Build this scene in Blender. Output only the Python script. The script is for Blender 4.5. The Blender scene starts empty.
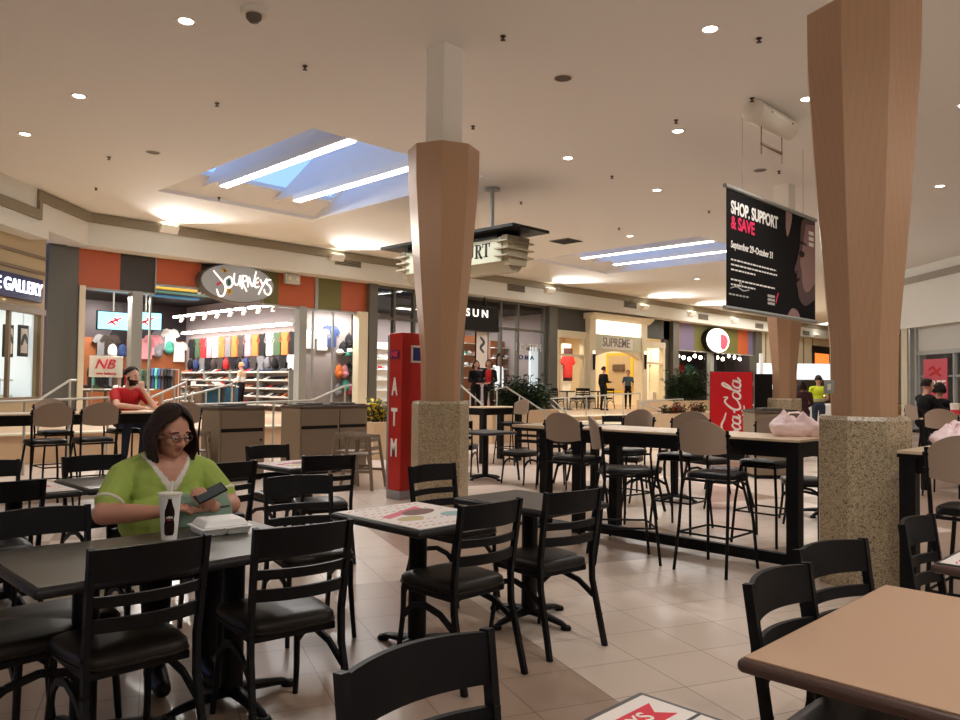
import bpy, bmesh, math, random
from mathutils import Vector, Matrix
random.seed(7)
PI = math.pi
S2 = math.sqrt(2)
sc = bpy.context.scene
COL = sc.collection

# ------------------------------------------------------------------ camera
# world x runs along the row of shops, world y towards them; the eye is at the origin
EYE = Vector((0, 0, 1.46)); FPX = 780.0
PITCH, ROLL = math.radians(1.85), math.radians(0.65)
F0 = Vector((1, 1, 0)) / S2; R0 = Vector((1, -1, 0)) / S2; UP = Vector((0, 0, 1))
CF = F0 * math.cos(PITCH) + UP * math.sin(PITCH)
CU0 = UP * math.cos(PITCH) - F0 * math.sin(PITCH)
CR = R0 * math.cos(ROLL) + CU0 * math.sin(ROLL)
CU = CU0 * math.cos(ROLL) - R0 * math.sin(ROLL)
cam = bpy.data.cameras.new('camera'); co = bpy.data.objects.new('camera', cam); COL.objects.link(co)
cam.sensor_width = 36; cam.lens = FPX / 960 * 36; cam.clip_end = 300; cam.clip_start = 0.05
co.matrix_world = Matrix(((CR.x, CU.x, -CF.x, EYE.x), (CR.y, CU.y, -CF.y, EYE.y), (CR.z, CU.z, -CF.z, EYE.z), (0, 0, 0, 1)))
sc.camera = co

def ray(px, py):
    return CF + CR * ((px - 480) / FPX) + CU * ((360 - py) / FPX)
def onZ(px, py, z):
    d = ray(px, py); return EYE + d * ((z - EYE.z) / d.z)
def onA(px, py, a):
    d = ray(px, py); return EYE + d * (a / d.y)
def onB(px, py, b):
    d = ray(px, py); return EYE + d * (b / d.x)
def atD(px, py, D):
    d = ray(px, py); return EYE + d * (D / d.dot(F0))
def old(X, Y):
    return ((X + Y) / S2, (Y - X) / S2)

# ------------------------------------------------------------------ materials
def lin(c):
    return tuple(((v / 255) / 12.92 if v / 255 <= 0.04045 else ((v / 255 + 0.055) / 1.055) ** 2.4) for v in c)
M = {}
def mat(name, rgb, rough=0.5, metal=0.0, emit=0.0, noise=0.0, nscale=8.0, bump=0.0, spec=0.5, coat=0.0, raw=False):
    m = bpy.data.materials.new(name); m.use_nodes = True
    nt = m.node_tree; p = nt.nodes['Principled BSDF']
    c = (rgb if raw else lin(rgb)) + (1,)
    p.inputs['Base Color'].default_value = c
    p.inputs['Roughness'].default_value = rough
    p.inputs['Metallic'].default_value = metal
    p.inputs['Specular IOR Level'].default_value = spec
    p.inputs['Coat Weight'].default_value = coat
    if emit:
        p.inputs['Emission Color'].default_value = c
        p.inputs['Emission Strength'].default_value = emit
    if noise or bump:
        tc = nt.nodes.new('ShaderNodeTexCoord'); n = nt.nodes.new('ShaderNodeTexNoise')
        n.inputs['Scale'].default_value = nscale; n.inputs['Detail'].default_value = 4
        nt.links.new(tc.outputs['Object'], n.inputs['Vector'])
        if noise:
            r = nt.nodes.new('ShaderNodeValToRGB')
            r.color_ramp.elements[0].position = 0.3; r.color_ramp.elements[1].position = 0.7
            r.color_ramp.elements[0].color = tuple(v * (1 - noise) for v in c[:3]) + (1,)
            r.color_ramp.elements[1].color = tuple(min(1, v * (1 + noise)) for v in c[:3]) + (1,)
            nt.links.new(n.outputs['Fac'], r.inputs['Fac']); nt.links.new(r.outputs['Color'], p.inputs['Base Color'])
        if bump:
            b = nt.nodes.new('ShaderNodeBump'); b.inputs['Strength'].default_value = bump; b.inputs['Distance'].default_value = 0.01
            nt.links.new(n.outputs['Fac'], b.inputs['Height']); nt.links.new(b.outputs['Normal'], p.inputs['Normal'])
    if max(rgb) < 46 and not raw: p.inputs['Specular IOR Level'].default_value = 0.22
    M[name] = m; return m

def glass_mat(name, tint=(1, 1, 1), gloss=0.08):
    m = bpy.data.materials.new(name); m.use_nodes = True; nt = m.node_tree
    nt.nodes.remove(nt.nodes['Principled BSDF'])
    o = nt.nodes['Material Output']; t = nt.nodes.new('ShaderNodeBsdfTransparent'); g = nt.nodes.new('ShaderNodeBsdfGlossy')
    t.inputs['Color'].default_value = tuple(tint) + (1,); g.inputs['Roughness'].default_value = 0.03
    mx = nt.nodes.new('ShaderNodeMixShader'); f = None; mx.inputs['Fac'].default_value = 0.045
    nt.links.new(t.outputs['BSDF'], mx.inputs[1]); nt.links.new(g.outputs['BSDF'], mx.inputs[2])
    nt.links.new(mx.outputs['Shader'], o.inputs['Surface']); M[name] = m; return m
glass_mat('glass', (0.93, 0.95, 0.94))

def floor_mat():
    m = bpy.data.materials.new('floor_tile'); m.use_nodes = True; nt = m.node_tree; p = nt.nodes['Principled BSDF']; L = nt.links.new
    tc = nt.nodes.new('ShaderNodeTexCoord'); mp = nt.nodes.new('ShaderNodeMapping')
    mp.inputs['Rotation'].default_value = (0, 0, math.radians(22.5)); mp.inputs['Location'].default_value = (0.04, 0.11, 0)
    L(tc.outputs['Object'], mp.inputs['Vector'])
    br = nt.nodes.new('ShaderNodeTexBrick'); br.offset = 0.0; br.squash = 1.0
    br.inputs['Scale'].default_value = 1.0; br.inputs['Brick Width'].default_value = 0.41; br.inputs['Row Height'].default_value = 0.41
    br.inputs['Mortar Size'].default_value = 0.0028; br.inputs['Mortar Smooth'].default_value = 0.1; br.inputs['Bias'].default_value = 0
    br.inputs['Color1'].default_value = (0.93, 0.93, 0.93, 1); br.inputs['Color2'].default_value = (1, 1, 1, 1); br.inputs['Mortar'].default_value = (0.38, 0.35, 0.33, 1)
    L(mp.outputs['Vector'], br.inputs['Vector'])
    # big fields of light and brown tiles
    sx = nt.nodes.new('ShaderNodeSeparateXYZ'); L(mp.outputs['Vector'], sx.inputs['Vector'])
    def op(o, a, b=None):
        n_ = nt.nodes.new('ShaderNodeMath'); n_.operation = o
        for k, v in enumerate((a, b)):
            if v is None: continue
            if isinstance(v, (int, float)): n_.inputs[k].default_value = v
            else: L(v, n_.inputs[k])
        return n_.outputs[0]
    fu = op('FLOOR', op('DIVIDE', op('SUBTRACT', sx.outputs['X'], 2.05), 2.87)); fv = op('FLOOR', op('DIVIDE', op('SUBTRACT', sx.outputs['Y'], 5.74), 2.46))
    odd = op('FLOORED_MODULO', op('ADD', fu, op('MAXIMUM', fv, -1.0)), 2.0)
    rp = nt.nodes.new('ShaderNodeMixRGB'); L(odd, rp.inputs['Fac'])
    rp.inputs['Color1'].default_value = lin((164, 140, 122)) + (1,); rp.inputs['Color2'].default_value = lin((212, 194, 179)) + (1,)
    mx = nt.nodes.new('ShaderNodeMixRGB'); mx.blend_type = 'MULTIPLY'; mx.inputs['Fac'].default_value = 1
    L(rp.outputs['Color'], mx.inputs['Color1']); L(br.outputs['Color'], mx.inputs['Color2'])
    n = nt.nodes.new('ShaderNodeTexNoise'); n.inputs['Scale'].default_value = 1.3; n.inputs['Detail'].default_value = 2; L(tc.outputs['Object'], n.inputs['Vector'])
    r2 = nt.nodes.new('ShaderNodeMapRange'); r2.inputs['To Min'].default_value = 0.9; r2.inputs['To Max'].default_value = 1.06; L(n.outputs['Fac'], r2.inputs['Value'])
    m2 = nt.nodes.new('ShaderNodeMixRGB'); m2.blend_type = 'MULTIPLY'; m2.inputs['Fac'].default_value = 1
    L(mx.outputs['Color'], m2.inputs['Color1']); L(r2.outputs['Result'], m2.inputs['Color2'])
    L(m2.outputs['Color'], p.inputs['Base Color'])
    r3 = nt.nodes.new('ShaderNodeMapRange'); r3.inputs['To Min'].default_value = 0.27; r3.inputs['To Max'].default_value = 0.31; L(n.outputs['Fac'], r3.inputs['Value'])
    L(r3.outputs['Result'], p.inputs['Roughness'])
    M['floor_tile'] = m
floor_mat()

def granite_mat():
    m = bpy.data.materials.new('granite'); m.use_nodes = True; nt = m.node_tree; p = nt.nodes['Principled BSDF']; L = nt.links.new
    tc = nt.nodes.new('ShaderNodeTexCoord')
    v = nt.nodes.new('ShaderNodeTexVoronoi'); v.inputs['Scale'].default_value = 190; L(tc.outputs['Object'], v.inputs['Vector'])
    n = nt.nodes.new('ShaderNodeTexNoise'); n.inputs['Scale'].default_value = 40; n.inputs['Detail'].default_value = 5; L(tc.outputs['Object'], n.inputs['Vector'])
    sp = nt.nodes.new('ShaderNodeSeparateColor'); L(v.outputs['Color'], sp.inputs['Color'])
    ad = nt.nodes.new('ShaderNodeMath'); ad.operation = 'ADD'; L(sp.outputs['Red'], ad.inputs[0]); L(n.outputs['Fac'], ad.inputs[1])
    rp = nt.nodes.new('ShaderNodeValToRGB'); e = rp.color_ramp.elements
    e[0].position = 0.45; e[0].color = lin((66, 54, 42)) + (1,)
    e[1].position = 1.15 if False else 1.0; e[1].color = lin((190, 174, 144)) + (1,)
    x = e.new(0.62); x.color = lin((112, 96, 74)) + (1,); x = e.new(0.8); x.color = lin((142, 126, 100)) + (1,)
    L(ad.outputs[0], rp.inputs['Fac'])
    L(rp.outputs['Color'], p.inputs['Base Color']); p.inputs['Roughness'].default_value = 0.3
    for s in (ad,):
        pass
    M['granite'] = m
granite_mat()

def perforated_mat():
    # column cladding: rows of small punched dimples
    m = bpy.data.materials.new('perforated_metal'); m.use_nodes = True; nt = m.node_tree; p = nt.nodes['Principled BSDF']; L = nt.links.new
    tc = nt.nodes.new('ShaderNodeTexCoord')
    v = nt.nodes.new('ShaderNodeTexVoronoi'); v.inputs['Scale'].default_value = 42; v.inputs['Randomness'].default_value = 0.0
    L(tc.outputs['Object'], v.inputs['Vector'])
    b = nt.nodes.new('ShaderNodeBump'); b.inputs['Strength'].default_value = 0.25; b.inputs['Distance'].default_value = 0.003
    L(v.outputs['Distance'], b.inputs['Height']); L(b.outputs['Normal'], p.inputs['Normal'])
    rp = nt.nodes.new('ShaderNodeValToRGB'); e = rp.color_ramp.elements
    e[0].position = 0.22; e[0].color = lin((174, 138, 108)) + (1,); e[1].position = 0.36; e[1].color = lin((184, 147, 116)) + (1,)
    L(v.outputs['Distance'], rp.inputs['Fac']); L(rp.outputs['Color'], p.inputs['Base Color'])
    p.inputs['Roughness'].default_value = 0.3; p.inputs['Metallic'].default_value = 0.2
    M['perforated_metal'] = m
perforated_mat()

for a in [
    ('ceiling_paint', (233, 232, 229), 0.9), ('soffit_paint', (214, 214, 208), 0.85), ('trim_taupe', (134, 124, 106), 0.6),
    ('wall_tan', (205, 175, 140), 0.6), ('wall_cream', (226, 216, 190), 0.6), ('wall_grey', (116, 112, 102), 0.6), ('wall_dark', (66, 64, 58), 0.6),
    ('black_metal', (12, 12, 14), 0.45), ('black_frame', (17, 17, 20), 0.48), ('high_black', (9, 9, 11), 0.5),
    ('vinyl', (42, 37, 33), 0.36), ('table_grey', (84, 81, 72), 0.32), ('table_dark', (72, 72, 72), 0.32), ('table_edge', (42, 41, 42), 0.33),
    ('table_brown', (196, 162, 134), 0.42), ('table_edge_brown', (88, 66, 58), 0.35),
    ('high_top', (214, 190, 160), 0.3), ('stool_panel', (168, 148, 130), 0.5),
    ('orange_panel', (178, 84, 44), 0.5), ('olive_panel', (104, 100, 46), 0.5), ('purple_panel', (112, 100, 130), 0.5), ('charcoal_panel', (50, 44, 38), 0.5),
    ('steel', (150, 152, 148), 0.3), ('rail_steel', (176, 172, 160), 0.32), ('mall_grey', (92, 90, 82), 0.5),
    ('cab_taupe', (122, 106, 88), 0.45), ('cab_side', (138, 120, 98), 0.45), ('slot_black', (16, 14, 12), 0.6),
    ('white_paint', (238, 234, 226), 0.5), ('white_foam', (250, 249, 248), 0.5), ('paper_white', (236, 228, 222), 0.6),
    ('red_kiosk', (184, 34, 28), 0.35), ('grey_kiosk', (150, 146, 150), 0.4), ('blue_logo', (40, 42, 110), 0.4), ('white_letter', (245, 242, 236), 0.5),
    ('coke_red', (208, 16, 30), 0.3), ('black_plastic', (20, 20, 21), 0.35), ('wood', (128, 110, 90), 0.5), ('wood_dark', (86, 70, 56), 0.5),
    ('skin', (206, 150, 128), 0.5), ('skin_pale', (224, 178, 154), 0.5), ('lime', (166, 190, 92), 0.8), ('hair_brown', (44, 30, 25), 0.6), ('hair_dark', (30, 22, 19), 0.5),
    ('hair_fair', (176, 136, 96), 0.5), ('red_cloth', (192, 26, 32), 0.8), ('denim', (50, 58, 78), 0.85), ('black_cloth', (24, 22, 24), 0.85), ('teal_cloth', (74, 96, 104), 0.85),
    ('maroon_cloth', (62, 26, 34), 0.85), ('hivis', (206, 224, 40), 0.8), ('white_cloth', (232, 226, 220), 0.85), ('beige_cloth', (204, 172, 142), 0.85), ('lips', (178, 108, 98), 0.5),
    ('eye_white', (230, 225, 220), 0.3), ('eye_dark', (28, 20, 16), 0.3), ('lens_rim', (92, 70, 62), 0.3),
    ('bag_green', (136, 164, 144), 0.35), ('pink_bag', (250, 226, 230), 0.45), ('pink_print', (222, 84, 112), 0.6), ('print_brown', (112, 62, 46), 0.6), ('print_tan', (196, 176, 120), 0.6),
    ('print_teal', (150, 186, 190), 0.6), ('red_print', (220, 50, 70), 0.6), ('slate_print', (70, 78, 84), 0.6), ('banner_black', (12, 10, 11), 0.85), ('banner_face', (92, 70, 68), 0.8), ('banner_skin', (150, 118, 114), 0.8), ('banner_shade', (44, 30, 30), 0.8),
    ('banner_pink', (232, 46, 96), 0.5), ('cola_brown', (36, 20, 16), 0.4), ('sign_green_white', (206, 210, 186), 0.4), ('sign_black', (22, 21, 20), 0.4), ('louver', (170, 160, 136), 0.4),
    ('shop_floor', (168, 140, 112), 0.4), ('shop_dark', (58, 50, 56), 0.7), ('shop_wall', (150, 138, 138), 0.7), ('shop_orange', (150, 84, 42), 0.6), ('shop_black', (22, 20, 22), 0.7),
    ('soil', (70, 52, 38), 0.9), ('leaf', (58, 84, 40), 0.55), ('leaf_dark', (34, 54, 30), 0.55), ('leaf_yellow', (206, 176, 40), 0.55), ('leaf_red', (150, 60, 40), 0.55),
    ('stone_clad', (176, 158, 126), 0.7), ('gallery_blue', (26, 30, 84), 0.4), ('picture_dark', (46, 40, 36), 0.5), ('shelf_white', (226, 222, 214), 0.5),
    ('vent_dark', (96, 88, 76), 0.6), ('white_plastic', (225, 218, 205), 0.5), ('sprink', (66, 46, 32), 0.5), ('silver_sign', (132, 130, 128), 0.35), ('yellow_paint', (226, 176, 40), 0.5), ('green_paint', (28, 110, 84), 0.5),
    ('teal_ceiling', (60, 110, 96), 0.6), ('blue_fabric', (40, 96, 130), 0.7), ('pink_poster', (196, 70, 88), 0.6), ('glass_grey', (82, 84, 82), 0.2), ('plaster_grey', (188, 186, 180), 0.8)]:
    mat(*a)
mat('lamp_white', (255, 244, 225), 0.5, emit=14); mat('tube_white', (255, 250, 240), 0.5, emit=9); mat('shop_lamp', (255, 248, 238), 0.5, emit=5)
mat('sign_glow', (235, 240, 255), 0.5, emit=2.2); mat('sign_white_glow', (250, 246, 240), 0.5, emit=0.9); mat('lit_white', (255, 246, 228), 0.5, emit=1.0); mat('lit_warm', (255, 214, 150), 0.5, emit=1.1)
mat('tv_screen', (110, 190, 214), 0.3, emit=1.4); mat('neon', (255, 250, 245), 0.5, emit=5); mat('lit_cool', (226, 238, 244), 0.5, emit=0.5); mat('oval_face_glow', (136, 134, 132), 0.35, emit=0.35); mat('sconce_glow', (255, 244, 214), 0.5, emit=5); mat('orange_glow', (230, 120, 50), 0.5, emit=1.2); mat('bulb', (255, 240, 214), 0.5, emit=10)
mat('sky_glass_sky', (120, 165, 225), 0.5, emit=1.0)
for hn in ('hair_brown', 'hair_dark', 'hair_fair'):
    nt = M[hn].node_tree; p = nt.nodes['Principled BSDF']; tc = nt.nodes.new('ShaderNodeTexCoord'); mp = nt.nodes.new('ShaderNodeMapping'); mp.inputs['Scale'].default_value = (70, 70, 5)
    n = nt.nodes.new('ShaderNodeTexNoise'); n.inputs['Scale'].default_value = 1.6; n.inputs['Detail'].default_value = 3; nt.links.new(tc.outputs['Object'], mp.inputs['Vector']); nt.links.new(mp.outputs['Vector'], n.inputs['Vector'])
    b = nt.nodes.new('ShaderNodeBump'); b.inputs['Strength'].default_value = .9; b.inputs['Distance'].default_value = .012; nt.links.new(n.outputs['Fac'], b.inputs['Height']); nt.links.new(b.outputs['Normal'], p.inputs['Normal'])
    c = p.inputs['Base Color'].default_value; r = nt.nodes.new('ShaderNodeValToRGB'); r.color_ramp.elements[0].position = .35; r.color_ramp.elements[1].position = .68
    r.color_ramp.elements[0].color = (c[0] * .6, c[1] * .6, c[2] * .6, 1); r.color_ramp.elements[1].color = (c[0] * 1.9, c[1] * 1.7, c[2] * 1.6, 1); nt.links.new(n.outputs['Fac'], r.inputs['Fac']); nt.links.new(r.outputs['Color'], p.inputs['Base Color'])
PALETTE = []
for i, c in enumerate([(226, 224, 220), (30, 28, 32), (196, 34, 40), (40, 60, 110), (224, 120, 50), (120, 120, 124), (70, 160, 140), (226, 150, 160), (60, 50, 46), (236, 236, 236), (190, 60, 90), (64, 90, 60), (110, 80, 60)]):
    PALETTE.append(mat('goods_%d' % i, c, 0.75))

# ------------------------------------------------------------------ mesh builder
class MB:
    def __init__(s): s.v = []; s.f = []; s.m = []; s.mi = 0
    def add(s, vs, fs):
        o = len(s.v); s.v += [tuple(v) for v in vs]
        for f in fs: s.f.append(tuple(o + i for i in f)); s.m.append(s.mi)
        return s
    def box(s, c, d, rz=0.0, X=None):
        c = Vector(c); x, y, z = d[0] / 2, d[1] / 2, d[2] / 2
        vs = [Vector((sx * x, sy * y, sz * z)) for sz in (-1, 1) for sy in (-1, 1) for sx in (-1, 1)]
        R = X if X is not None else Matrix.Rotation(rz, 3, 'Z')
        return s.add([c + R @ v for v in vs], [(0, 2, 3, 1), (4, 5, 7, 6), (0, 1, 5, 4), (2, 6, 7, 3), (0, 4, 6, 2), (1, 3, 7, 5)])
    def b2(s, p, q):
        return s.box([(p[i] + q[i]) / 2 for i in range(3)], [abs(q[i] - p[i]) for i in range(3)])
    def beam(s, p, q, w, h, up=(0, 0, 1)):
        p = Vector(p); q = Vector(q); d = (q - p); L = d.length; d.normalize(); u = Vector(up)
        x = d.cross(u); x.normalize(); u = x.cross(d)
        R = Matrix((x, d, u)).transposed()
        return s.box((p + q) / 2, (w, L, h), X=R)
    def tube(s, pts, r, n=8, cap=True, flat=1.0):
        pts = [Vector(p) for p in pts]; k = len(pts); rs = r if isinstance(r, (list, tuple)) else [r] * k
        vs = []; ref = None
        for i, p in enumerate(pts):
            t = (pts[min(i + 1, k - 1)] - pts[max(i - 1, 0)]).normalized()
            if ref is None: ref = Vector((0, 0, 1)) if abs(t.z) < 0.9 else Vector((1, 0, 0))
            x = t.cross(ref).normalized(); y = x.cross(t).normalized(); ref = y
            for j in range(n):
                a = 2 * PI * j / n + PI / n
                vs.append(p + (x * math.cos(a) + y * math.sin(a) * flat) * rs[i])
        fs = [(i * n + j, i * n + (j + 1) % n, (i + 1) * n + (j + 1) % n, (i + 1) * n + j) for i in range(k - 1) for j in range(n)]
        if cap: fs += [tuple(range(n - 1, -1, -1)), tuple((k - 1) * n + j for j in range(n))]
        return s.add(vs, fs)
    def cyl(s, p, q, r0, r1=None, n=16): return s.tube([p, q], [r0, r0 if r1 is None else r1], n)
    def lathe(s, prof, c=(0, 0, 0), n=20, ph=0.0, close=True):
        c = Vector(c); vs = []; k = len(prof)
        for r, z in prof:
            for j in range(n):
                a = 2 * PI * j / n + ph; vs.append(c + Vector((r * math.cos(a), r * math.sin(a), z)))
        fs = [(i * n + j, i * n + (j + 1) % n, (i + 1) * n + (j + 1) % n, (i + 1) * n + j) for i in range(k - 1) for j in range(n)]
        if close: fs += [tuple(range(n - 1, -1, -1)), tuple((k - 1) * n + j for j in range(n))]
        return s.add(vs, fs)
    def ell(s, c, r, R=None, nu=16, nv=10):
        c = Vector(c); vs = [Vector((0, 0, -r[2]))]
        for i in range(1, nv):
            t = PI * i / nv
            for j in range(nu):
                a = 2 * PI * j / nu; vs.append(Vector((r[0] * math.sin(t) * math.cos(a), r[1] * math.sin(t) * math.sin(a), -r[2] * math.cos(t))))
        vs.append(Vector((0, 0, r[2])))
        if R is not None: vs = [R @ v for v in vs]
        fs = [(0, 1 + (j + 1) % nu, 1 + j) for j in range(nu)]
        for i in range(nv - 2):
            o = 1 + i * nu; fs += [(o + j, o + (j + 1) % nu, o + nu + (j + 1) % nu, o + nu + j) for j in range(nu)]
        o = 1 + (nv - 2) * nu; t = len(vs) - 1; fs += [(o + j, o + (j + 1) % nu, t) for j in range(nu)]
        return s.add([c + v for v in vs], fs)
    def prism(s, poly, o, ux, uy, un, d):
        # polygon in the plane (ux, uy) at o, extruded by d along un
        o, ux, uy, un = Vector(o), Vector(ux), Vector(uy), Vector(un); n = len(poly)
        A = [o + ux * x + uy * y for x, y in poly]; B = [p + un * d for p in A]
        fs = [tuple(range(n))[::-1], tuple(range(n, 2 * n))] + [(i, (i + 1) % n, n + (i + 1) % n, n + i) for i in range(n)]
        return s.add(A + B, fs)
    def quad(s, a, b, c, d): return s.add([a, b, c, d], [(0, 1, 2, 3)])
    def sweep(s, rows):
        # grid of points, open surface
        n = len(rows[0]); vs = [p for r in rows for p in r]
        return s.add(vs, [(i * n + j, i * n + j + 1, (i + 1) * n + j + 1, (i + 1) * n + j) for i in range(len(rows) - 1) for j in range(n - 1)])
    def mesh(s, name, mats, smooth=None):
        me = bpy.data.meshes.new(name); me.from_pydata(s.v, [], s.f)
        for m in (mats if isinstance(mats, (list, tuple)) else [mats]): me.materials.append(M[m] if isinstance(m, str) else m)
        me.polygons.foreach_set('material_index', s.m)
        bm = bmesh.new(); bm.from_mesh(me); bmesh.ops.recalc_face_normals(bm, faces=bm.faces); bm.to_mesh(me); bm.free()
        if smooth is not None:
            me.polygons.foreach_set('use_smooth', [True] * len(me.polygons)); me.set_sharp_from_angle(angle=math.radians(smooth))
        me.update(); return me
    def build(s, name, mats, parent=None, smooth=40, bevel=0, solid=0, sub=0, loc=None, rz=None):
        o = bpy.data.objects.new(name, s.mesh(name, mats, smooth)); COL.objects.link(o)
        if parent is not None: o.parent = parent
        if loc is not None: o.location = loc
        if rz is not None: o.rotation_euler = (0, 0, rz)
        if solid:
            md = o.modifiers.new('solid', 'SOLIDIFY'); md.thickness = solid; md.offset = 0
        if bevel:
            md = o.modifiers.new('bevel', 'BEVEL'); md.width = bevel; md.segments = 3; md.limit_method = 'ANGLE'; md.angle_limit = math.radians(50)
        if sub:
            md = o.modifiers.new('sub', 'SUBSURF'); md.levels = sub; md.render_levels = sub
        return o

def tag(o, label, cat, group=None, kind=None):
    o['label'] = label; o['category'] = cat
    if group: o['group'] = group
    if kind: o['kind'] = kind
    return o
def thing(name, label, cat, loc=(0, 0, 0), rz=0.0, group=None):
    o = bpy.data.objects.new(name, None); COL.objects.link(o); o.location = loc; o.rotation_euler = (0, 0, rz); o.empty_display_size = 0.1
    return tag(o, label, cat, group)
def struct(o): o['kind'] = 'structure'; return o
KIDS = {}
def dup(root, label, loc, rz=0.0, group=None):
    r = root.copy(); COL.objects.link(r); r.location = loc; r.rotation_euler = (0, 0, rz); r['label'] = label
    if group: r['group'] = group
    if root not in KIDS:
        KIDS[root] = [(c, [g for g in bpy.data.objects if g.parent == c]) for c in bpy.data.objects if c.parent == root]
    for c, gs in KIDS[root]:
        k = c.copy(); COL.objects.link(k); k.parent = r
        for g in gs:
            h = g.copy(); COL.objects.link(h); h.parent = k
    return r

def frame(o, ux, uy):
    ux, uy = Vector(ux).normalized(), Vector(uy).normalized(); n = ux.cross(uy); o = Vector(o)
    return Matrix(((ux.x, uy.x, n.x, o.x), (ux.y, uy.y, n.y, o.y), (ux.z, uy.z, n.z, o.z), (0, 0, 0, 1)))
def text(name, body, size, m, parent, o, ux=(1, 0, 0), uy=(0, 0, 1), depth=0.01, bold=0.0, align='CENTER', shear=0.0, width=None, sx=1.0):
    cu = bpy.data.curves.new(name, 'FONT'); cu.body = body; cu.size = size; cu.extrude = depth / 2; cu.offset = bold; cu.align_x = align; cu.align_y = 'CENTER'; cu.shear = shear
    t = bpy.data.objects.new(name + '_curve', cu); COL.objects.link(t)
    bpy.context.view_layer.update()
    me = bpy.data.meshes.new_from_object(t.evaluated_get(bpy.context.evaluated_depsgraph_get()))
    bpy.data.objects.remove(t); bpy.data.curves.remove(cu)
    if width:
        xs = [v.co.x for v in me.vertices]; k = width / (max(xs) - min(xs))
    else: k = sx
    me.transform(frame(o, ux, uy) @ Matrix.Diagonal((k, 1, 1, 1)))
    me.materials.clear(); me.materials.append(M[m]); me.name = name
    ob = bpy.data.objects.new(name, me); COL.objects.link(ob)
    if parent is not None: ob.parent = parent
    return ob
def crom(pts, k=6):
    P = [Vector((p[0], p[1], 0)) for p in pts]; P = [P[0] * 2 - P[1]] + P + [P[-1] * 2 - P[-2]]; out = []
    for i in range(1, len(P) - 2):
        for j in range(k):
            t = j / k; a, b, c, d = P[i - 1], P[i], P[i + 1], P[i + 2]
            out.append(0.5 * ((2 * b) + (c - a) * t + (2 * a - 5 * b + 4 * c - d) * t * t + (3 * b - a - 3 * c + d) * t ** 3))
    out.append(P[-2]); return [(p.x, p.y) for p in out]
def strokes(mb, lines, F, w, d=0.01, taper=0.5, k=6):
    # brush strokes: a flat ribbon of width w along each smoothed line, mapped by frame matrix F
    for li in lines:
        ww = w
        if isinstance(li, tuple) and isinstance(li[1], (int, float)) and isinstance(li[0], list): li, ww = li
        p = crom(li, k) if len(li) > 2 else [li[0], li[1]]
        n = len(p); L = []; Rr = []
        for i in range(n):
            a = p[max(i - 1, 0)]; b = p[min(i + 1, n - 1)]; dx, dy = b[0] - a[0], b[1] - a[1]; l = math.hypot(dx, dy) or 1
            h = ww / 2 * (taper + (1 - taper) * math.sin(PI * min(1, max(0, (i + 0.6) / n))) ** 0.6)
            L.append((p[i][0] - dy / l * h, p[i][1] + dx / l * h)); Rr.append((p[i][0] + dy / l * h, p[i][1] - dx / l * h))
        vs = [F @ Vector((x, y, 0)) for x, y in L + Rr] + [F @ Vector((x, y, d)) for x, y in L + Rr]
        fs = []
        for i in range(n - 1):
            fs += [(i, i + 1, n + i + 1, n + i), (2 * n + i, 3 * n + i, 3 * n + i + 1, 2 * n + i + 1), (i, 2 * n + i, 2 * n + i + 1, i + 1), (n + i, n + i + 1, 3 * n + i + 1, 3 * n + i)]
        fs += [(0, n, 3 * n, 2 * n), (n - 1, 3 * n - 1, 4 * n - 1, 2 * n - 1)]
        mb.add(vs, fs)
    return mb
def lamp(kind, loc, power, color=(1, 0.86, 0.7), size=0.2, to=None, spot=1.2, blend=0.6, sy=None):
    l = bpy.data.lights.new('light', kind); l.energy = power; l.color = color
    if kind == 'AREA':
        l.size = size
        if sy: l.shape = 'RECTANGLE'; l.size_y = sy
    else: l.shadow_soft_size = size
    if kind == 'SPOT': l.spot_size = spot; l.spot_blend = blend
    o = bpy.data.objects.new('light', l); COL.objects.link(o); o.location = loc
    if to is not None: o.rotation_euler = (Vector(to) - Vector(loc)).to_track_quat('-Z', 'Y').to_euler()
    return o
# ================================================================== SETTING
CEIL = 5.65; PLAT = 0.5; WALL = 21.2; SOF = 20.5; SBOT = 4.82
def onP(px, py, p0, n):
    d = ray(px, py); n = Vector(n); return EYE + d * ((Vector(p0) - EYE).dot(n) / d.dot(n))
def bx(name, p, q, m, parent=None, bevel=0):
    return MB().b2(p, q).build(name, m, parent, bevel=bevel)

struct(bx('floor', (-8, -6, -0.1), (64, 34, 0), 'floor_tile'))
struct(bx('floor_platform', (-4, 15.2, 0.0), (64, WALL + 0.05, PLAT), 'wall_tan'))
struct(bx('trim_platform_edge', (-4, 15.12, PLAT), (64, 15.5, PLAT + 0.03), 'wall_cream'))
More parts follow.
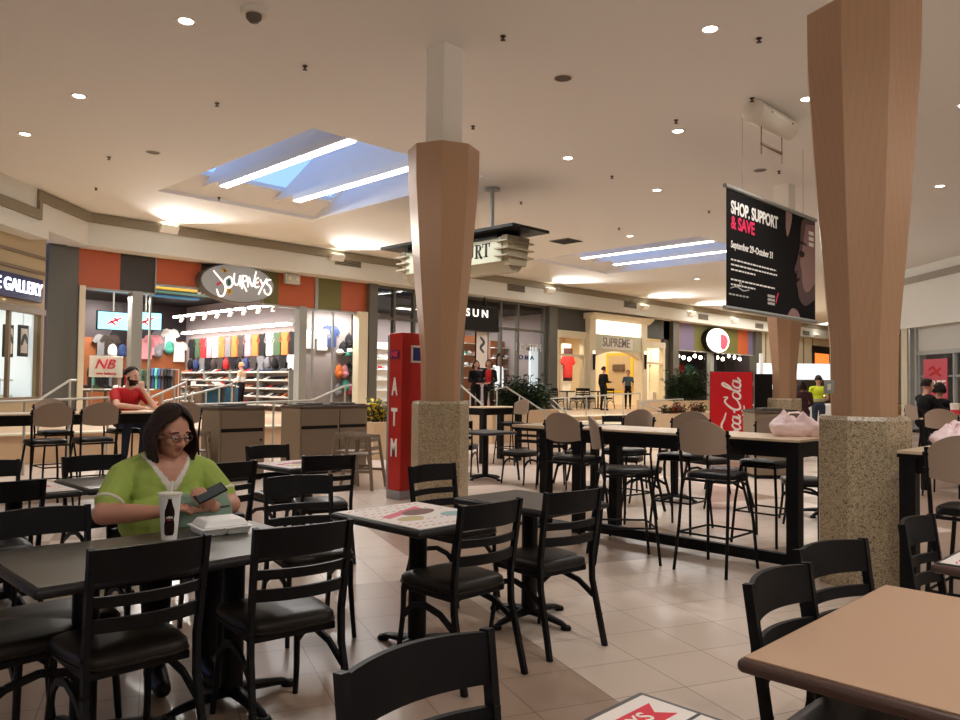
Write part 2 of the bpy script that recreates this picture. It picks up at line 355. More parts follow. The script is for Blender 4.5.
# ceiling with two openings for the skylights
SKY = [(7.0, 11.0, 10.95, 17.1), (19.5, 23.7, 11.1, 17.1)]
mb = MB(); xs = [-8, 7.0, 11.0, 19.5, 23.7, 64]; ys = [-6, 10.95, 17.1, 22]
for i in range(5):
    for j in range(3):
        if j == 1 and i in (1, 3): continue
        mb.b2((xs[i], ys[j], CEIL), (xs[i + 1], ys[j + 1], CEIL + 0.1))
struct(mb.build('ceiling', 'ceiling_paint'))
for n, (x0, x1, y0, y1) in enumerate(SKY):
    y0 = 10.95; k = 0.42; top = CEIL + k * (y1 - y0); ym = 16.3; zm = CEIL + k * (y1 - ym)
    mb = MB()
    t = 0.08
    mb.prism([(y0, CEIL + 0.1), (y1, CEIL + 0.1), (y1, CEIL + 0.14), (y0, top)], (x0, 0, 0), (0, 1, 0), (0, 0, 1), (-1, 0, 0), t)
    mb.prism([(y0, CEIL + 0.1), (y1, CEIL + 0.1), (y1, CEIL + 0.14), (y0, top)], (x1, 0, 0), (0, 1, 0), (0, 0, 1), (1, 0, 0), t)
    mb.b2((x0, y0 - t, CEIL + 0.1), (x1, y0, top))
    mb.prism([(y1 + .2, CEIL + 0.02), (ym, zm), (ym, zm + .1), (y1 + .2, CEIL + 0.12)], (x0 - t, 0, 0), (0, 1, 0), (0, 0, 1), (1, 0, 0), x1 - x0 + 2 * t)
    struct(mb.build('ceiling_skylight_well' if n == 0 else 'ceiling_skylight_well.001', 'ceiling_paint'))
    w = MB()
    for q in (0, 4):
        xx = x0 + (x1 - x0) * q / 4; w.beam((xx, ym, zm + .05), (xx, y0, top + .05), 0.07, 0.1)
    w.beam((x0, ym, zm + .05), (x1, ym, zm + .05), 0.09, 0.1)
    wo = struct(w.build('window_%d' % (n + 1), 'white_paint'))
    struct(MB().quad((x0, ym, zm), (x1, ym, zm), (x1, y0, top), (x0, y0, top)).build('glazing', 'glass', wo))
    for q, off in enumerate((0.93, 2.72)):
        xx = x0 - .12 + off; ya, yb = (10.96, 15.65)
        lt = thing('linear_ceiling_light', ['left', 'right'][q] + ' long tube light across the ' + ['nearer', 'farther'][n] + ' skylight', 'light', (xx, ya, CEIL), 0, 'tube lights across the skylights')
        MB().b2((-0.11, 0, 0.0), (0.11, yb - ya, 0.14)).build('housing', 'white_paint', lt)
        MB().prism([(0, .14), (y1 - ya - .5, .14), (0, k * (y1 - ya) - .1)], (-.05, 0, 0), (0, 1, 0), (0, 0, 1), (1, 0, 0), .1).build('shade_fin', 'ceiling_paint', lt)  # fin added above the tube so the skylight's side strips turn darker
        MB().b2((-0.085, 0.03, -0.02), (0.085, yb - ya - 0.03, 0.001)).build('tube', 'tube_white', lt)
        lamp('AREA', (xx, (ya + yb) / 2, CEIL - 0.05), 110, (1, 0.97, 0.92), 0.16, to=(xx, (ya + yb) / 2, 0), sy=4.4)

# soffit over the shop fronts
cpt = onA(89, 206, SOF); gdir = Vector((-1, -1, 0)) / S2; gn = Vector((1, -1, 0)) / S2      # the left wall turns by 45 degrees
struct(bx('wall_soffit', (cpt.x, SOF, SBOT), (64, WALL + .1, CEIL), 'soffit_paint'))
struct(bx('trim_soffit', (cpt.x, SOF - 0.06, CEIL - 0.26), (64, SOF, CEIL - 0.02), 'trim_taupe', bevel=0.015))
def gal(t, z, off=0.0):
    p = Vector((cpt.x, SOF, 0)) + gdir * t + gn * off; return Vector((p.x, p.y, z))
def galt(px):
    p = onP(px, 300, gal(0, 0), gn); return (p - gal(0, p.z)).dot(gdir)
t46, t33, tend = galt(46), galt(33), galt(0) + 9
mb = MB()
def gbox(mb, t0, t1, z0, z1, o0, o1):
    P = [gal(t0, z0, o0), gal(t1, z0, o0), gal(t1, z0, o1), gal(t0, z0, o1)]
    Q = [Vector((p.x, p.y, z1)) for p in P]
    mb.add(P + Q, [(0, 1, 2, 3), (4, 5, 6, 7), (0, 1, 5, 4), (1, 2, 6, 5), (2, 3, 7, 6), (3, 0, 4, 7)]); return mb
gbox(mb, 0, t46, SBOT, CEIL, -1.2, 0); struct(mb.build('wall_soffit_corner', 'soffit_paint'))
mb = gbox(MB(), t46, tend, 4.62, CEIL, -1.2, 0.02); struct(mb.build('wall_soffit_left', 'soffit_paint'))
mb = gbox(MB(), 0, t33, CEIL - .26, CEIL - .02, 0, 0.07)
gbox(mb, t33 - .12, t33, 4.98, CEIL - .26, 0, 0.09); gbox(mb, t33, tend, 4.98, 5.2, 0, 0.09)
struct(mb.build('trim_left', 'trim_taupe'))
# left wall with the picture shop
GW = -0.45
def galq(px, o=GW): p = onP(px, 300, gal(0, 0, o), gn); return (p - gal(0, p.z, o)).dot(gdir)
t43 = galq(43.5)
struct(gbox(MB(), -.5, t46 + 1, 4.83, 4.9, -4, -.1).build('ceiling_corner', 'soffit_paint'))
mb = gbox(MB(), t43 - .05, tend, 0, 1.05, GW - .2, GW); gbox(mb, t43 - .05, tend, 3.0, 5.6, GW - .2, GW)
gbox(mb, t43 - .05, t43 + .02, 1.05, 3.0, GW - .2, GW)
struct(mb.build('wall_left', 'stone_clad'))
mb = MB()
for z in (3.9, 4.25): gbox(mb, t43, tend, z, z + .07, GW, GW + .05)
struct(mb.build('trim_left_bands', 'cab_taupe'))

# grey pilasters between the shops (seen in the photo as mullion bays)
def wcol(px): return onA(px, 330, WALL).x
def pil(name, p0, p1, m='mall_grey', z1=SBOT + .02, y0=WALL - 0.25, z0=PLAT):
    return struct(bx(name, (wcol(p0), y0, z0), (wcol(p1), WALL + .15, z1), m))
mb = MB().b2((wcol(43), WALL - .3, PLAT), (wcol(60), WALL + .2, SBOT)).b2((wcol(60.5), WALL - .15, PLAT), (wcol(75), WALL + .2, SBOT))
struct(mb.build('wall_pilaster', 'mall_grey'))
pil('wall_pilaster.001', 365, 373); pil('wall_pilaster.002', 545, 553); pil('wall_pilaster.003', 669, 675); pil('wall_pilaster.004', 752, 758)

# right wall: plaster fascia above shop windows, parallel to the line of sight
rp = Vector(old(14.8, 27) + (0,)); rn = -R0
def rw(Y, z, off=0.0):
    p = old(14.8 - off, Y); return Vector((p[0], p[1], z))
def rbox(mb, Y0, Y1, z0, z1, o0, o1):
    P = [rw(Y0, z0, o0), rw(Y1, z0, o0), rw(Y1, z0, o1), rw(Y0, z0, o1)]; Q = [Vector((p.x, p.y, z1)) for p in P]
    mb.add(P + Q, [(0, 1, 2, 3), (4, 5, 6, 7), (0, 1, 5, 4), (1, 2, 6, 5), (2, 3, 7, 6), (3, 0, 4, 7)]); return mb
struct(rbox(MB(), -10, 27.6, 3.6, CEIL, -.6, 0.0).build('wall_right', 'soffit_paint'))
mb = rbox(MB(), -10, 27.4, 5.12, 5.34, 0, .06); struct(mb.build('trim_right', 'trim_taupe'))
mb = rbox(MB(), -10, 26.85, 2.75, 3.6, -.5, -.3); rbox(mb, 26.9, 27.6, 0, 3.6, -.6, -.25); struct(mb.build('wall_right_fascia', 'plaster_grey'))
mb = MB()
for Y0 in (27.3, 27.0): rbox(mb, Y0, Y0 + .12, 0, 3.6, -.25, -.1)
rbox(mb, -10, 26.9, 2.66, 2.8, -.4, -.28)
for Y0 in (26.85, 24.9, 22.4, 18, 14, 10): rbox(mb, Y0 - .08, Y0, 0, 2.7, -.4, -.3)
rbox(mb, -10, 26.9, 1.9, 1.96, -.38, -.32); rbox(mb, -10, 26.9, 0, .35, -.4, -.28)
struct(mb.build('window_3', 'steel'))
struct(MB().quad(rw(-10, .35, -.35), rw(26.85, .35, -.35), rw(26.85, 2.7, -.35), rw(-10, 2.7, -.35)).build('window_3_glass', 'glass'))
struct(rbox(MB(), -10, 27.4, 0, 3.4, -3.4, -3.2).build('wall_right_shop_back', 'glass_grey'))
struct(rbox(MB(), 27.3, 27.5, 0, 3.6, -3.4, -.2).build('wall_right_shop_side', 'wall_grey'))
# far end of the hall
q = rw(27.4, 0)
struct(bx('wall_far_right', (q.x, q.y - .2, 0), (64, q.y, CEIL), 'wall_cream'))
struct(bx('wall_end', (64, -6, 0), (64.2, 34, 7), 'wall_cream'))
struct(bx('wall_back', (-8, -6.2, 0), (24, -6, CEIL), 'soffit_paint'))
struct(bx('wall_side', (-8.2, -6, 0), (-8, 16, CEIL), 'soffit_paint'))

# ------------------------------------------------------------------ columns
def column(name, label, X, Y, R0_, Rtop, Rbot, shaft):
    c = old(X, Y); t = thing(name, label, 'column', (c[0], c[1], 0), 0, 'faceted columns of the food court'); ph = PI / 4
    MB().lathe([(R0_, 0), (R0_, 1.23), (R0_ - .015, 1.26)], n=8, ph=ph).build('granite_base', 'granite', t, smooth=20)
    MB().lathe([(Rbot, 1.26), (Rbot * 1.03, 1.8), (Rbot + (Rtop - Rbot) * .52, 2.8), (Rtop * .985, 3.95), (Rtop, 4.36), (Rtop - .03, 4.36), (Rtop - .05, 4.28)], n=8, ph=ph).build('cladding', 'perforated_metal', t, smooth=20)
    MB().box((0, 0, 4.97), (shaft, shaft, 1.36)).build('shaft', 'white_paint', t)
    return t
cA = column('column', 'tan flared column on a granite base beside the red kiosk', -.48, 9.6, .352, .445, .243, .32)
cB = column('column', 'big tan flared column on a granite base nearest the viewer with a light switch', 2.935, 5.97, .338, .425, .243, .32)
cC = column('column', 'tan flared column partly behind the hanging black banner', 6.25, 16, .352, .445, .243, .32)
# rocker switch on the near column
p = atD(829, 387, 5.7)
sw = thing('light_switch', 'small grey switch plate low on the nearest tan column', 'switch', p)
fx = R0; MB().box((0, 0, 0), (.06, .014, .1), X=Matrix((R0 + F0 * -.55, F0 + R0 * .55, UP)).transposed()).build('plate', 'steel', sw, bevel=.003)
MB().box(-(F0 + R0 * .4) * .012, (.02, .012, .045), X=Matrix((R0 + F0 * -.55, F0 + R0 * .55, UP)).transposed()).build('rocker', 'white_plastic', sw)

# ------------------------------------------------------------------ ceiling fittings
dl = None
spots = [(186, 21, 'nearest the dome'), (79, 96, 'second from the left wall'), (25, 134, 'closest to the left wall'), (710, 29, 'at the top of the photo, right of centre'), (678, 131, 'left of the hanging heater'), (568, 158, 'above the court sign'),
         (657, 190, 'left of the banner'), (807, 99, 'touching the near column edge'), (940, 186, 'right of the near column'), (630, 236, 'above the far skylight'), (530, 252, 'beside the louvred sign end'), (697, 279, 'beyond the far skylight')]
extra = [(2.9, .4), (5.4, -1.2), (.2, -2.5), (9.5, -.5), (13, 3), (8, -4)]
for i, (x, y, w) in enumerate(spots + [(None, e, 'overhead') for e in extra]):
    P = onZ(x, y, CEIL) if x is not None else Vector((y[0], y[1], CEIL))
    lb = 'round recessed ceiling downlight ' + (w if x is not None else 'behind and above the viewer')
    if dl is None:
        dl = thing('ceiling_light', lb, 'light', P, 0, 'recessed downlights')
        MB().lathe([(.075, -.002), (.1, -.012), (.115, -.012), (.118, 0), (.118, .002)], n=24, close=False).build('trim_ring', 'white_paint', dl)
        MB().lathe([(.078, -.006), (.078, .0)], n=24).build('lens', 'lamp_white', dl)
    else: dup(dl, lb, P)
    lamp('SPOT', (P.x, P.y, CEIL - .03), 215, (1, .95, .90), .05, to=(P.x, P.y, 0), spot=2.3, blend=.9)

def small(kind, cat, x, y, label, build, group):
    P = onZ(x, y, CEIL); return P
spr = None
for x, y, w in [(217, 103, 'below the downlights at left'), (305, 66, 'above the near skylight'), (503, 36, 'right of the near column shaft'), (759, 38, 'left of the big column top'), (473, 126, 'close beside the pale column shaft'), (676, 120, 'just above a downlight'),
             (612, 176, 'between two downlights'), (709, 211, 'left of the banner top'), (521, 202, 'right of the sign pole'), (619, 228, 'above the far skylight'), (109, 157, 'left of the round speaker'), (96, 188, 'over the corner of the left soffit'), (219, 198, 'below the near skylight tubes'), (779, 171, 'above the banner'), (752, 98, 'beside the hanging heater')]:
    P = onZ(x, y, CEIL); lb = 'small dark sprinkler head on the ceiling ' + w
    if spr is None:
        spr = thing('sprinkler_head', lb, 'sprinkler', P, 0, 'ceiling sprinklers')
        MB().lathe([(.035, .02), (.035, -.012), (.014, -.015), (.012, -.045)], n=10).build('stem', 'sprink', spr)
        MB().lathe([(.03, -.045), (.034, -.052), (.0, -.056)], n=10).build('deflector', 'sprink', spr)
    else: dup(spr, lb, P)
P = onZ(254, 10, CEIL); t = thing('dome_camera', 'white dome security camera on the ceiling at top left', 'camera', P)
MB().lathe([(.15, 0), (.15, -.03), (.13, -.06)], n=24).build('base', 'white_plastic', t); MB().lathe([(.09, -.06), (.085, -.1), (.05, -.14), (0, -.155)], n=20).build('dome', 'vent_dark', t)
for x, y, m, w in [(153, 152, 'vent_dark', 'pale round ceiling speaker near the left wall'), (563, 78, 'sprink', 'dark round ceiling speaker in the middle of the ceiling'), (760, 170, 'sprink', 'dark round ceiling speaker above the hanging banner')]:
    P = onZ(x, y, CEIL); t = thing('ceiling_speaker', w, 'speaker', P, 0, 'ceiling speakers')
    MB().lathe([(.11, 0), (.13, -.012), (.14, -.01), (.145, 0)], n=20, close=False).build('rim', 'white_plastic', t); MB().lathe([(.115, -.008), (.115, 0)], n=20).build('grille', m, t)
P = onZ(566, 241, CEIL); t = thing('ceiling_vent', 'square grey air vent in the ceiling above the far tubes', 'vent', P)
MB().b2((-.35, -.35, -.015), (.35, .35, 0)).build('frame', 'vent_dark', t)
g = MB(); [g.box((0, -.3 + k * .1, -.02), (.6, .05, .012)) for k in range(7)]; g.build('grille', 'slot_black', t)
# air grilles and uplights along the soffit
gr = None
for x, y, w in [(348, 262, 'left of the near column'), (516, 288, 'right of the near column'), (630, 305, 'over the middle shop'), (703, 317, 'over the panelled shop'), (759, 326, 'beside the far column'), (806, 333, 'at the far end')]:
    P = onA(x, y, SOF); lb = 'taupe air grille in the soffit ' + w
    if gr is None:
        gr = thing('soffit_grille', lb, 'vent', P, 0, 'air grilles along the soffit')
        MB().b2((-.5, -.03, -.14), (.5, 0, .14)).build('frame', 'trim_taupe', gr)
        g = MB(); [g.box((0, -.035, -.1 + k * .05), (.92, .012, .02)) for k in range(5)]; g.build('louvres', 'slot_black', gr)
    else: dup(gr, lb, P)
up = None
for x, y, w in [(167, 230, 'left of the oval sign'), (335, 258, 'over the right end of the shoe shop'), (548, 291, 'right of the black box sign'), (643, 308, 'over the white portal'), (690, 314, 'over the panelled shop'), (733, 321, 'near the banner bottom'), (815, 336, 'at the far end of the soffit')]:
    P = onA(x, y, SOF); lb = 'small white uplight on the soffit ' + w
    if up is None:
        up = thing('uplight', lb, 'light', P, 0, 'uplights along the soffit')
        MB().prism([(.02, .1), (-.22, .1), (-.22, .04), (-.12, -.1), (.02, -.1)], (-.24, 0, 0), (0, 1, 0), (0, 0, 1), (1, 0, 0), .48).build('housing', 'white_paint', up)
        MB().b2((-.2, -.2, .1), (.2, -.03, .115)).build('lens', 'sconce_glow', up)
    else: dup(up, lb, P)
    lamp('SPOT', (P.x, P.y - .34, P.z - .06), 620, (1, .98, .92), .1, to=(P.x, P.y - 1.5, CEIL), spot=2.0, blend=1)

# bar heater / rolled screen and the trapeze under it
A, B = onZ(752, 107, 5.3), onZ(789, 128, 5.3)
A = atD(752, 110, 11.2); B = A + Vector((1.25, 0, 0)); zc = A.z
t = thing('ceiling_unit', 'long pale rounded unit hung under the ceiling left of the big column', 'ceiling unit', A)
MB().tube([(0, 0, 0), (.03, 0, 0), (1.22, 0, 0), (1.25, 0, 0)], [.13, .17, .17, .13], 12).build('casing', 'white_plastic', t)
for xx in (.3, 1.0): MB().cyl((xx, 0, .1), (xx, 0, CEIL - zc), .012, n=6).build('hanger', 'sprink', t); MB().tube([(xx, -.175, 0), (xx, 0, .176), (xx, .175, 0)], .012, 6).build('strap', 'vent_dark', t)
t2 = thing('trapeze_bar', 'thin dark bar hung on rods below the pale ceiling unit', 'hanging bar', A + Vector((0, 0, -.3)))
MB().beam((.3, 0, -.12), (1.0, 0, -.12), .03, .03).build('bar', 'sprink', t2)
for xx in (.3, 1.0): MB().cyl((xx, 0, -.28), (xx, 0, .15), .008, n=6).build('rod', 'sprink', t2)

# ------------------------------------------------------------------ hanging banner
L0, L1 = atD(727, 186, 11.6), atD(726.5, 307.5, 11.6); ht = L0.z - L1.z
bw = 3.27
t = thing('hanging_banner', 'black hanging banner with white and pink lettering and a face in profile', 'banner', L1)
MB().b2((0, -.006, 0), (bw, .006, ht)).build('cloth', 'banner_black', t)
for z, n in ((0, 'bottom_rail'), (ht, 'top_rail')): MB().cyl((-.06, 0, z), (bw + .03, 0, z), .035, n=10).build(n, 'steel', t)
for xx in (.5, bw - .5): MB().cyl((xx, 0, ht), (xx, 0, CEIL - L1.z), .004, n=5).build('wire', 'steel', t)
Y = -.008
text('headline', 'SHOP. SUPPORT', .27, 'white_letter', t, (.12, Y, ht - .30), depth=.004, bold=.008, align='LEFT', width=1.62)
text('headline', '& SAVE', .27, 'banner_pink', t, (.12, Y, ht - .53), depth=.004, bold=.008, align='LEFT', width=.78)
text('date_line', 'September 29\u2013October 31', .15, 'white_letter', t, (.12, Y, ht - .86), depth=.004, bold=.003, align='LEFT', width=1.42)
for rows_ in (((0, 1.55), (1, 1.58), (2, .8)), ((4, 1.5), (5, .8))):
    g = MB()
    for k, w in rows_:
        x = .12
        while x < .12 + w:
            d = random.uniform(.05, .14); g.b2((x, Y - .002, ht - 1.1 - k * .075), (min(x + d, .12 + w), Y, ht - 1.075 - k * .075)); x += d + .025
    g.build('small_print', 'white_letter', t)
g = MB(); F = frame((.1, Y, .3), (1, 0, 0), (0, 0, 1))
strokes(g, [[(0, 0), (.2, .04), (.42, 0), (.62, .03)], [(.28, .06), (.32, .13), (.37, .07)]], F, .02, .003)
for k in range(6): g.b2((.06 + k * .11, Y - .002, .2), (.14 + k * .11, Y, .225))
for k in range(3): g.b2((1.36, Y - .002, .28 - k * .06), (1.62, Y, .32 - k * .06))
g.build('emblem', 'plaster_grey', t)
strokes(MB(), [[(1.66, .2), (1.70, .3), (1.76, .38)]], frame((0, Y, 0), (1, 0, 0), (0, 0, 1)), .03, .003).build('ribbon_mark', 'banner_pink', t)
# the printed profile
g = MB(); fo = (0, Y, 0)
def flat(poly, m, d=.002): g.mi = m; g.prism(poly, fo, (1, 0, 0), (0, 0, 1), (0, -1, 0), d)
R_ = bw - .01
flat(crom([(R_, ht - .04), (2.78, ht - .06), (2.66, ht - .2), (2.62, 1.30), (2.57, 1.18), (2.50, 1.02), (2.40, .86), (2.42, .79), (2.50, .77), (2.47, .70), (2.51, .655), (2.47, .60), (2.53, .50), (2.56, .38), (2.70, .28), (2.9, .26), (R_, .4)]), 0)
flat([(R_, ht - .1)] + crom([(2.86, ht - .14), (2.74, 1.32), (2.66, 1.12), (2.62, .98), (2.68, .84), (2.72, .62), (2.84, .5), (3.0, .52)]) + [(R_, .7)], 1, .003)
flat(crom([(2.05, ht - .04), (2.28, ht - .05), (2.22, ht - .3), (2.10, ht - .46), (2.04, ht - .3)]), 1)
flat(crom([(2.56, 1.14), (2.64, 1.20), (2.80, 1.17), (2.74, 1.09), (2.62, 1.09)]), 2, .004)
flat(crom([(2.56, 1.29), (2.68, 1.37), (2.92, 1.31), (2.70, 1.32)]), 2, .004)
flat(crom([(2.46, .715), (2.62, .70), (2.52, .64)]), 2, .004)
flat(crom([(2.42, .80), (2.50, .83), (2.53, .79)]), 2, .004)
flat(crom([(2.1, .03), (2.28, .16), (2.5, .14), (2.62, .03)]), 1)
g.build('portrait', ['banner_face', 'banner_skin', 'banner_shade'], t, smooth=None)
g = MB()
for k in range(3): g.b2((2.98, Y - .006, ht - .30 - k * .10), (3.18, Y - .003, ht - .235 - k * .10))
g.build('corner_print', 'white_letter', t)

# ------------------------------------------------------------------ hanging court sign (reads along y)
P = Vector((11.8, 12.42, 0))
t = thing('hanging_sign', 'long hanging sign with dark flat canopy and louvred ends, mostly behind the near column', 'sign', (P.x, P.y, 3.9))
Lh = 1.52
MB().prism([(-.62, .7), (.5, .7), (.5, .76), (-.62, .76)], (0, -Lh - .58, 0), (1, 0, 0), (0, 0, 1), (0, 1, 0), 2 * Lh + 1.16).build('canopy', 'sign_black', t)
MB().b2((-.36, -Lh + .1, .58), (.36, Lh - .1, .7)).build('canopy_block', 'sign_black', t)
MB().b2((-.32, -Lh, .1), (.32, Lh, .6)).build('box', 'sign_green_white', t)
MB().prism([(-.28, .1), (.28, .1), (.1, -.1), (-.1, -.1)], (0, -Lh - .1, 0), (1, 0, 0), (0, 0, 1), (0, 1, 0), 2 * Lh + .2).build('keel', 'louver', t)
for s in (-1, 1):
    MB().prism([(-.24, .02), (.24, .02), (.34, .62), (-.34, .62)], (0, s * (Lh + .02), 0), (1, 0, 0), (0, 0, 1), (0, s, 0), .16).build('end_block', 'louver', t)
    for k in range(3): MB().box((0, s * (Lh + .06), .2 + k * .15), (.84, .36, .03)).build('louver_blade', 'louver', t)
for s in (-1, 1):
    MB().cyl((0, s * .93, .76), (0, s * .93, CEIL - 3.9 - .02), .045, n=12).build('pole', 'steel', t)
    MB().lathe([(.17, CEIL - 3.9 - .05), (.17, CEIL - 3.9)], (0, s * .93, 0), n=20).build('ceiling_plate', 'steel', t)
def serif(ch, x, h, w, st):
    # slab-serif capitals drawn as strokes of unequal weight
    b = st; th = st * .38; S = lambda x0, x1, z: [[(x0, z), (x1, z)], ]
    return ch
def serif_word(mb, word, F, h):
    x = 0
    def bar(x0, y0, x1, y1): mb.add([F @ Vector(v) for v in [(x0, y0, 0), (x1, y0, 0), (x1, y1, 0), (x0, y1, 0), (x0, y0, .01), (x1, y0, .01), (x1, y1, .01), (x0, y1, .01)]], [(0, 1, 2, 3), (4, 5, 6, 7), (0, 1, 5, 4), (1, 2, 6, 5), (2, 3, 7, 6), (3, 0, 4, 7)])
    def arc(cx, cy, rx, ry, a0, a1, wv, wh):
        n = 14; vs = []
        for i in range(n + 1):
            a = math.radians(a0 + (a1 - a0) * i / n); c, s_ = math.cos(a), math.sin(a)
            vs += [(cx + rx * c, cy + ry * s_), (cx + (rx - wv) * c, cy + (ry - wh) * s_)]
        V = [F @ Vector((u, v, 0)) for u, v in vs] + [F @ Vector((u, v, .01)) for u, v in vs]; m = len(vs)
        mb.add(V, [(2 * i, 2 * i + 2, 2 * i + 3, 2 * i + 1) for i in range(n)] + [(m + 2 * i, m + 2 * i + 1, m + 2 * i + 3, m + 2 * i + 2) for i in range(n)] + [(2 * i, m + 2 * i, m + 2 * i + 2, 2 * i + 2) for i in range(n)] + [(2 * i + 1, 2 * i + 3, m + 2 * i + 3, m + 2 * i + 1) for i in range(n)])
    st, th = .17 * h, .06 * h
    for ch in word:
        if ch == ' ': x += .4 * h; continue
        if ch in 'FT R D'.replace(' ', '') :
            pass
        if ch == 'F':
            bar(x + .1 * h, 0, x + .1 * h + st, h); bar(x, 0, x + .37 * h, th); bar(x, h - th, x + .6 * h, h); bar(x + .1 * h, .48 * h, x + .45 * h, .48 * h + th); bar(x + .55 * h, .72 * h, x + .6 * h, h); x += .68 * h
        elif ch in 'OC':
            if ch == 'O': arc(x + .4 * h, h / 2, .4 * h, h / 2, 0, 360, st, th); x += .88 * h
            else: arc(x + .4 * h, h / 2, .4 * h, h / 2, 40, 320, st, th); bar(x + .67 * h, .66 * h, x + .72 * h, h); x += .8 * h
        elif ch == 'D':
            bar(x + .1 * h, 0, x + .1 * h + st, h); bar(x, 0, x + .4 * h, th); bar(x, h - th, x + .4 * h, h); arc(x + .35 * h, h / 2, .42 * h, h / 2, -90, 90, st, th); x += .86 * h
        elif ch == 'U':
            bar(x + .1 * h, .3 * h, x + .1 * h + st, h); bar(x, h - th, x + .36 * h, h); bar(x + .62 * h, .3 * h, x + .68 * h, h); bar(x + .52 * h, h - th, x + .78 * h, h); arc(x + .39 * h, .32 * h, .29 * h, .32 * h, 180, 360, st * .8, th); x += .86 * h
        elif ch == 'R':
            bar(x + .1 * h, 0, x + .1 * h + st, h); bar(x, 0, x + .37 * h, th); bar(x, h - th, x + .4 * h, h); arc(x + .36 * h, .74 * h, .28 * h, .26 * h, -90, 90, st * .9, th); bar(x + .2 * h, .48 * h, x + .36 * h, .48 * h + th)
            strokes(mb, [[(x + .4 * h, .5 * h), (x + .62 * h, .02 * h), (x + .76 * h, .04 * h)]], F, st * .9, .01, .7); x += .8 * h
        elif ch == 'T':
            bar(x + .28 * h, 0, x + .28 * h + st, h); bar(x + .18 * h, 0, x + .55 * h, th); bar(x, h - th, x + .73 * h, h); bar(x, .72 * h, x + .05 * h, h); bar(x + .68 * h, .72 * h, x + .73 * h, h); x += .8 * h
    return x
g = MB(); hh = .285; tot = serif_word(MB(), 'FOOD COURT', frame((0, 0, 0), (0, -1, 0), (0, 0, 1)), hh)
serif_word(g, 'FOOD COURT', frame((-.322, -1.21 + tot, .22), (0, -1, 0), (0, 0, 1)) , hh); g.build('lettering', 'sign_black', t, smooth=None)
# ================================================================== SHOPS
W = wcol
def wz(px, py): return onA(px, py, WALL).z
def header(name, segs, y=WALL - .05, t=.2):
    mb = MB(); mats = []
    for p0, p1, zb, m in segs:
        if m not in mats: mats.append(m)
        mb.mi = mats.index(m); mb.b2((W(p0), y, zb), (W(p1), y + t, SBOT))
    struct(mb.build(name, mats)); 
    f = MB()
    for p0, p1, zb, m in segs: f.b2((W(p0), y - .03, zb - .05), (W(p1), y + t, zb))
    return f
def pane(n, x0, x1, z0, z1, y=WALL + .03, parent=None):
    o = MB().quad((x0, y, z0), (x1, y, z0), (x1, y, z1), (x0, y, z1)).build('window_%d' % n, 'glass', parent); return struct(o)

# ---- shoe shop ----------------------------------------------------
f = header('wall_panels', [(75, 118, 3.85, 'orange_panel'), (118, 153, 3.85, 'charcoal_panel'), (153, 199, 4.12, 'orange_panel'), (199, 262, 4.0, 'charcoal_panel'), (262, 277, 3.85, 'olive_panel'), (277, 313, 3.83, 'orange_panel'), (316, 340, 3.83, 'olive_panel'), (340, 365, 3.83, 'orange_panel')])
f.b2((W(152.5), WALL - .1, 3.85), (W(153.5), WALL, SBOT)); f.b2((W(313), WALL - .1, 3.8), (W(316), WALL + .1, SBOT))
struct(f.build('trim_panels', 'steel'))
mb = MB().b2((W(76), WALL - .2, PLAT), (W(82), WALL + .1, 3.87)); struct(mb.build('wall_jamb', 'wall_cream'))
mb = MB().b2((W(355), WALL - .22, PLAT), (W(364), WALL + .1, 3.85)); struct(mb.build('wall_jamb.001', 'wall_cream'))
mb = MB().b2((W(129.5), WALL - .15, PLAT), (W(140), WALL + .15, 3.85)); struct(mb.build('wall_post', 'steel'))
mb = MB().b2((W(297), WALL - .15, PLAT), (W(304), WALL + .15, 3.85)); struct(mb.build('wall_post.001', 'steel'))
pane(4, W(82), W(129.5), PLAT + .1, 3.8); pane(5, W(304), W(355), PLAT + .1, 3.8); pane(6, W(140), W(153), PLAT + .1, 3.8)
mb = MB()
for px in (150, 313, 333): mb.b2((W(px) - .02, WALL - .02, PLAT), (W(px) + .02, WALL + .06, 3.82))
for a, b in ((82, 129.5), (304, 355)): mb.b2((W(a), WALL - .03, PLAT), (W(b), WALL + .08, PLAT + .12))
struct(mb.build('trim_window_bars', 'steel'))

RX = 14.0; BY = 31.0
struct(bx('floor_shop', (5, WALL + .05, PLAT - .1), (64, 34, PLAT), 'shop_floor'))
struct(bx('ceiling_shop', (5.5, WALL + .2, 4.5), (64, 34, 4.6), 'shop_black'))
struct(bx('ceiling_shop_cover', (5, WALL + .2, 4.84), (64.2, 34.2, 4.92), 'shop_black')); struct(bx('wall_shop_rear', (5, 34, 0), (64, 34.2, 4.9), 'shop_wall'))
mb = MB(); mb.b2((RX, 22.4, PLAT), (RX + .15, BY, 3.3)); mb.mi = 1; mb.b2((RX, 22.4, 3.3), (RX + .15, BY, 4.5)); struct(mb.build('wall_shop_right', ['shop_wall', 'shop_wall']))
mb = MB(); mb.b2((5.5, BY, PLAT), (RX, BY + .15, 3.1)); mb.mi = 1; mb.b2((5.5, BY, 3.1), (RX, BY + .15, 4.5)); struct(mb.build('wall_shop_back', ['shop_orange', 'shop_dark']))
struct(bx('wall_shop_display', (RX, 22.15, PLAT), (16.3, 22.25, 4.5), 'shop_wall'))
struct(bx('wall_shop_left', (5.6, WALL + .2, PLAT), (5.75, BY, 4.5), 'shop_orange'))
struct(bx('wall_shop_divider', (W(368), WALL + .15, PLAT), (W(372), 32, 4.8), 'shop_dark'))
mb = MB()
for k, (m, y) in enumerate([('yellow_paint', 23.2), ('teal_ceiling', 24.2), ('blue_fabric', 25.6)]): mb.mi = k; mb.b2((7.5, y, 4.25), (12, y + .3, 4.35))
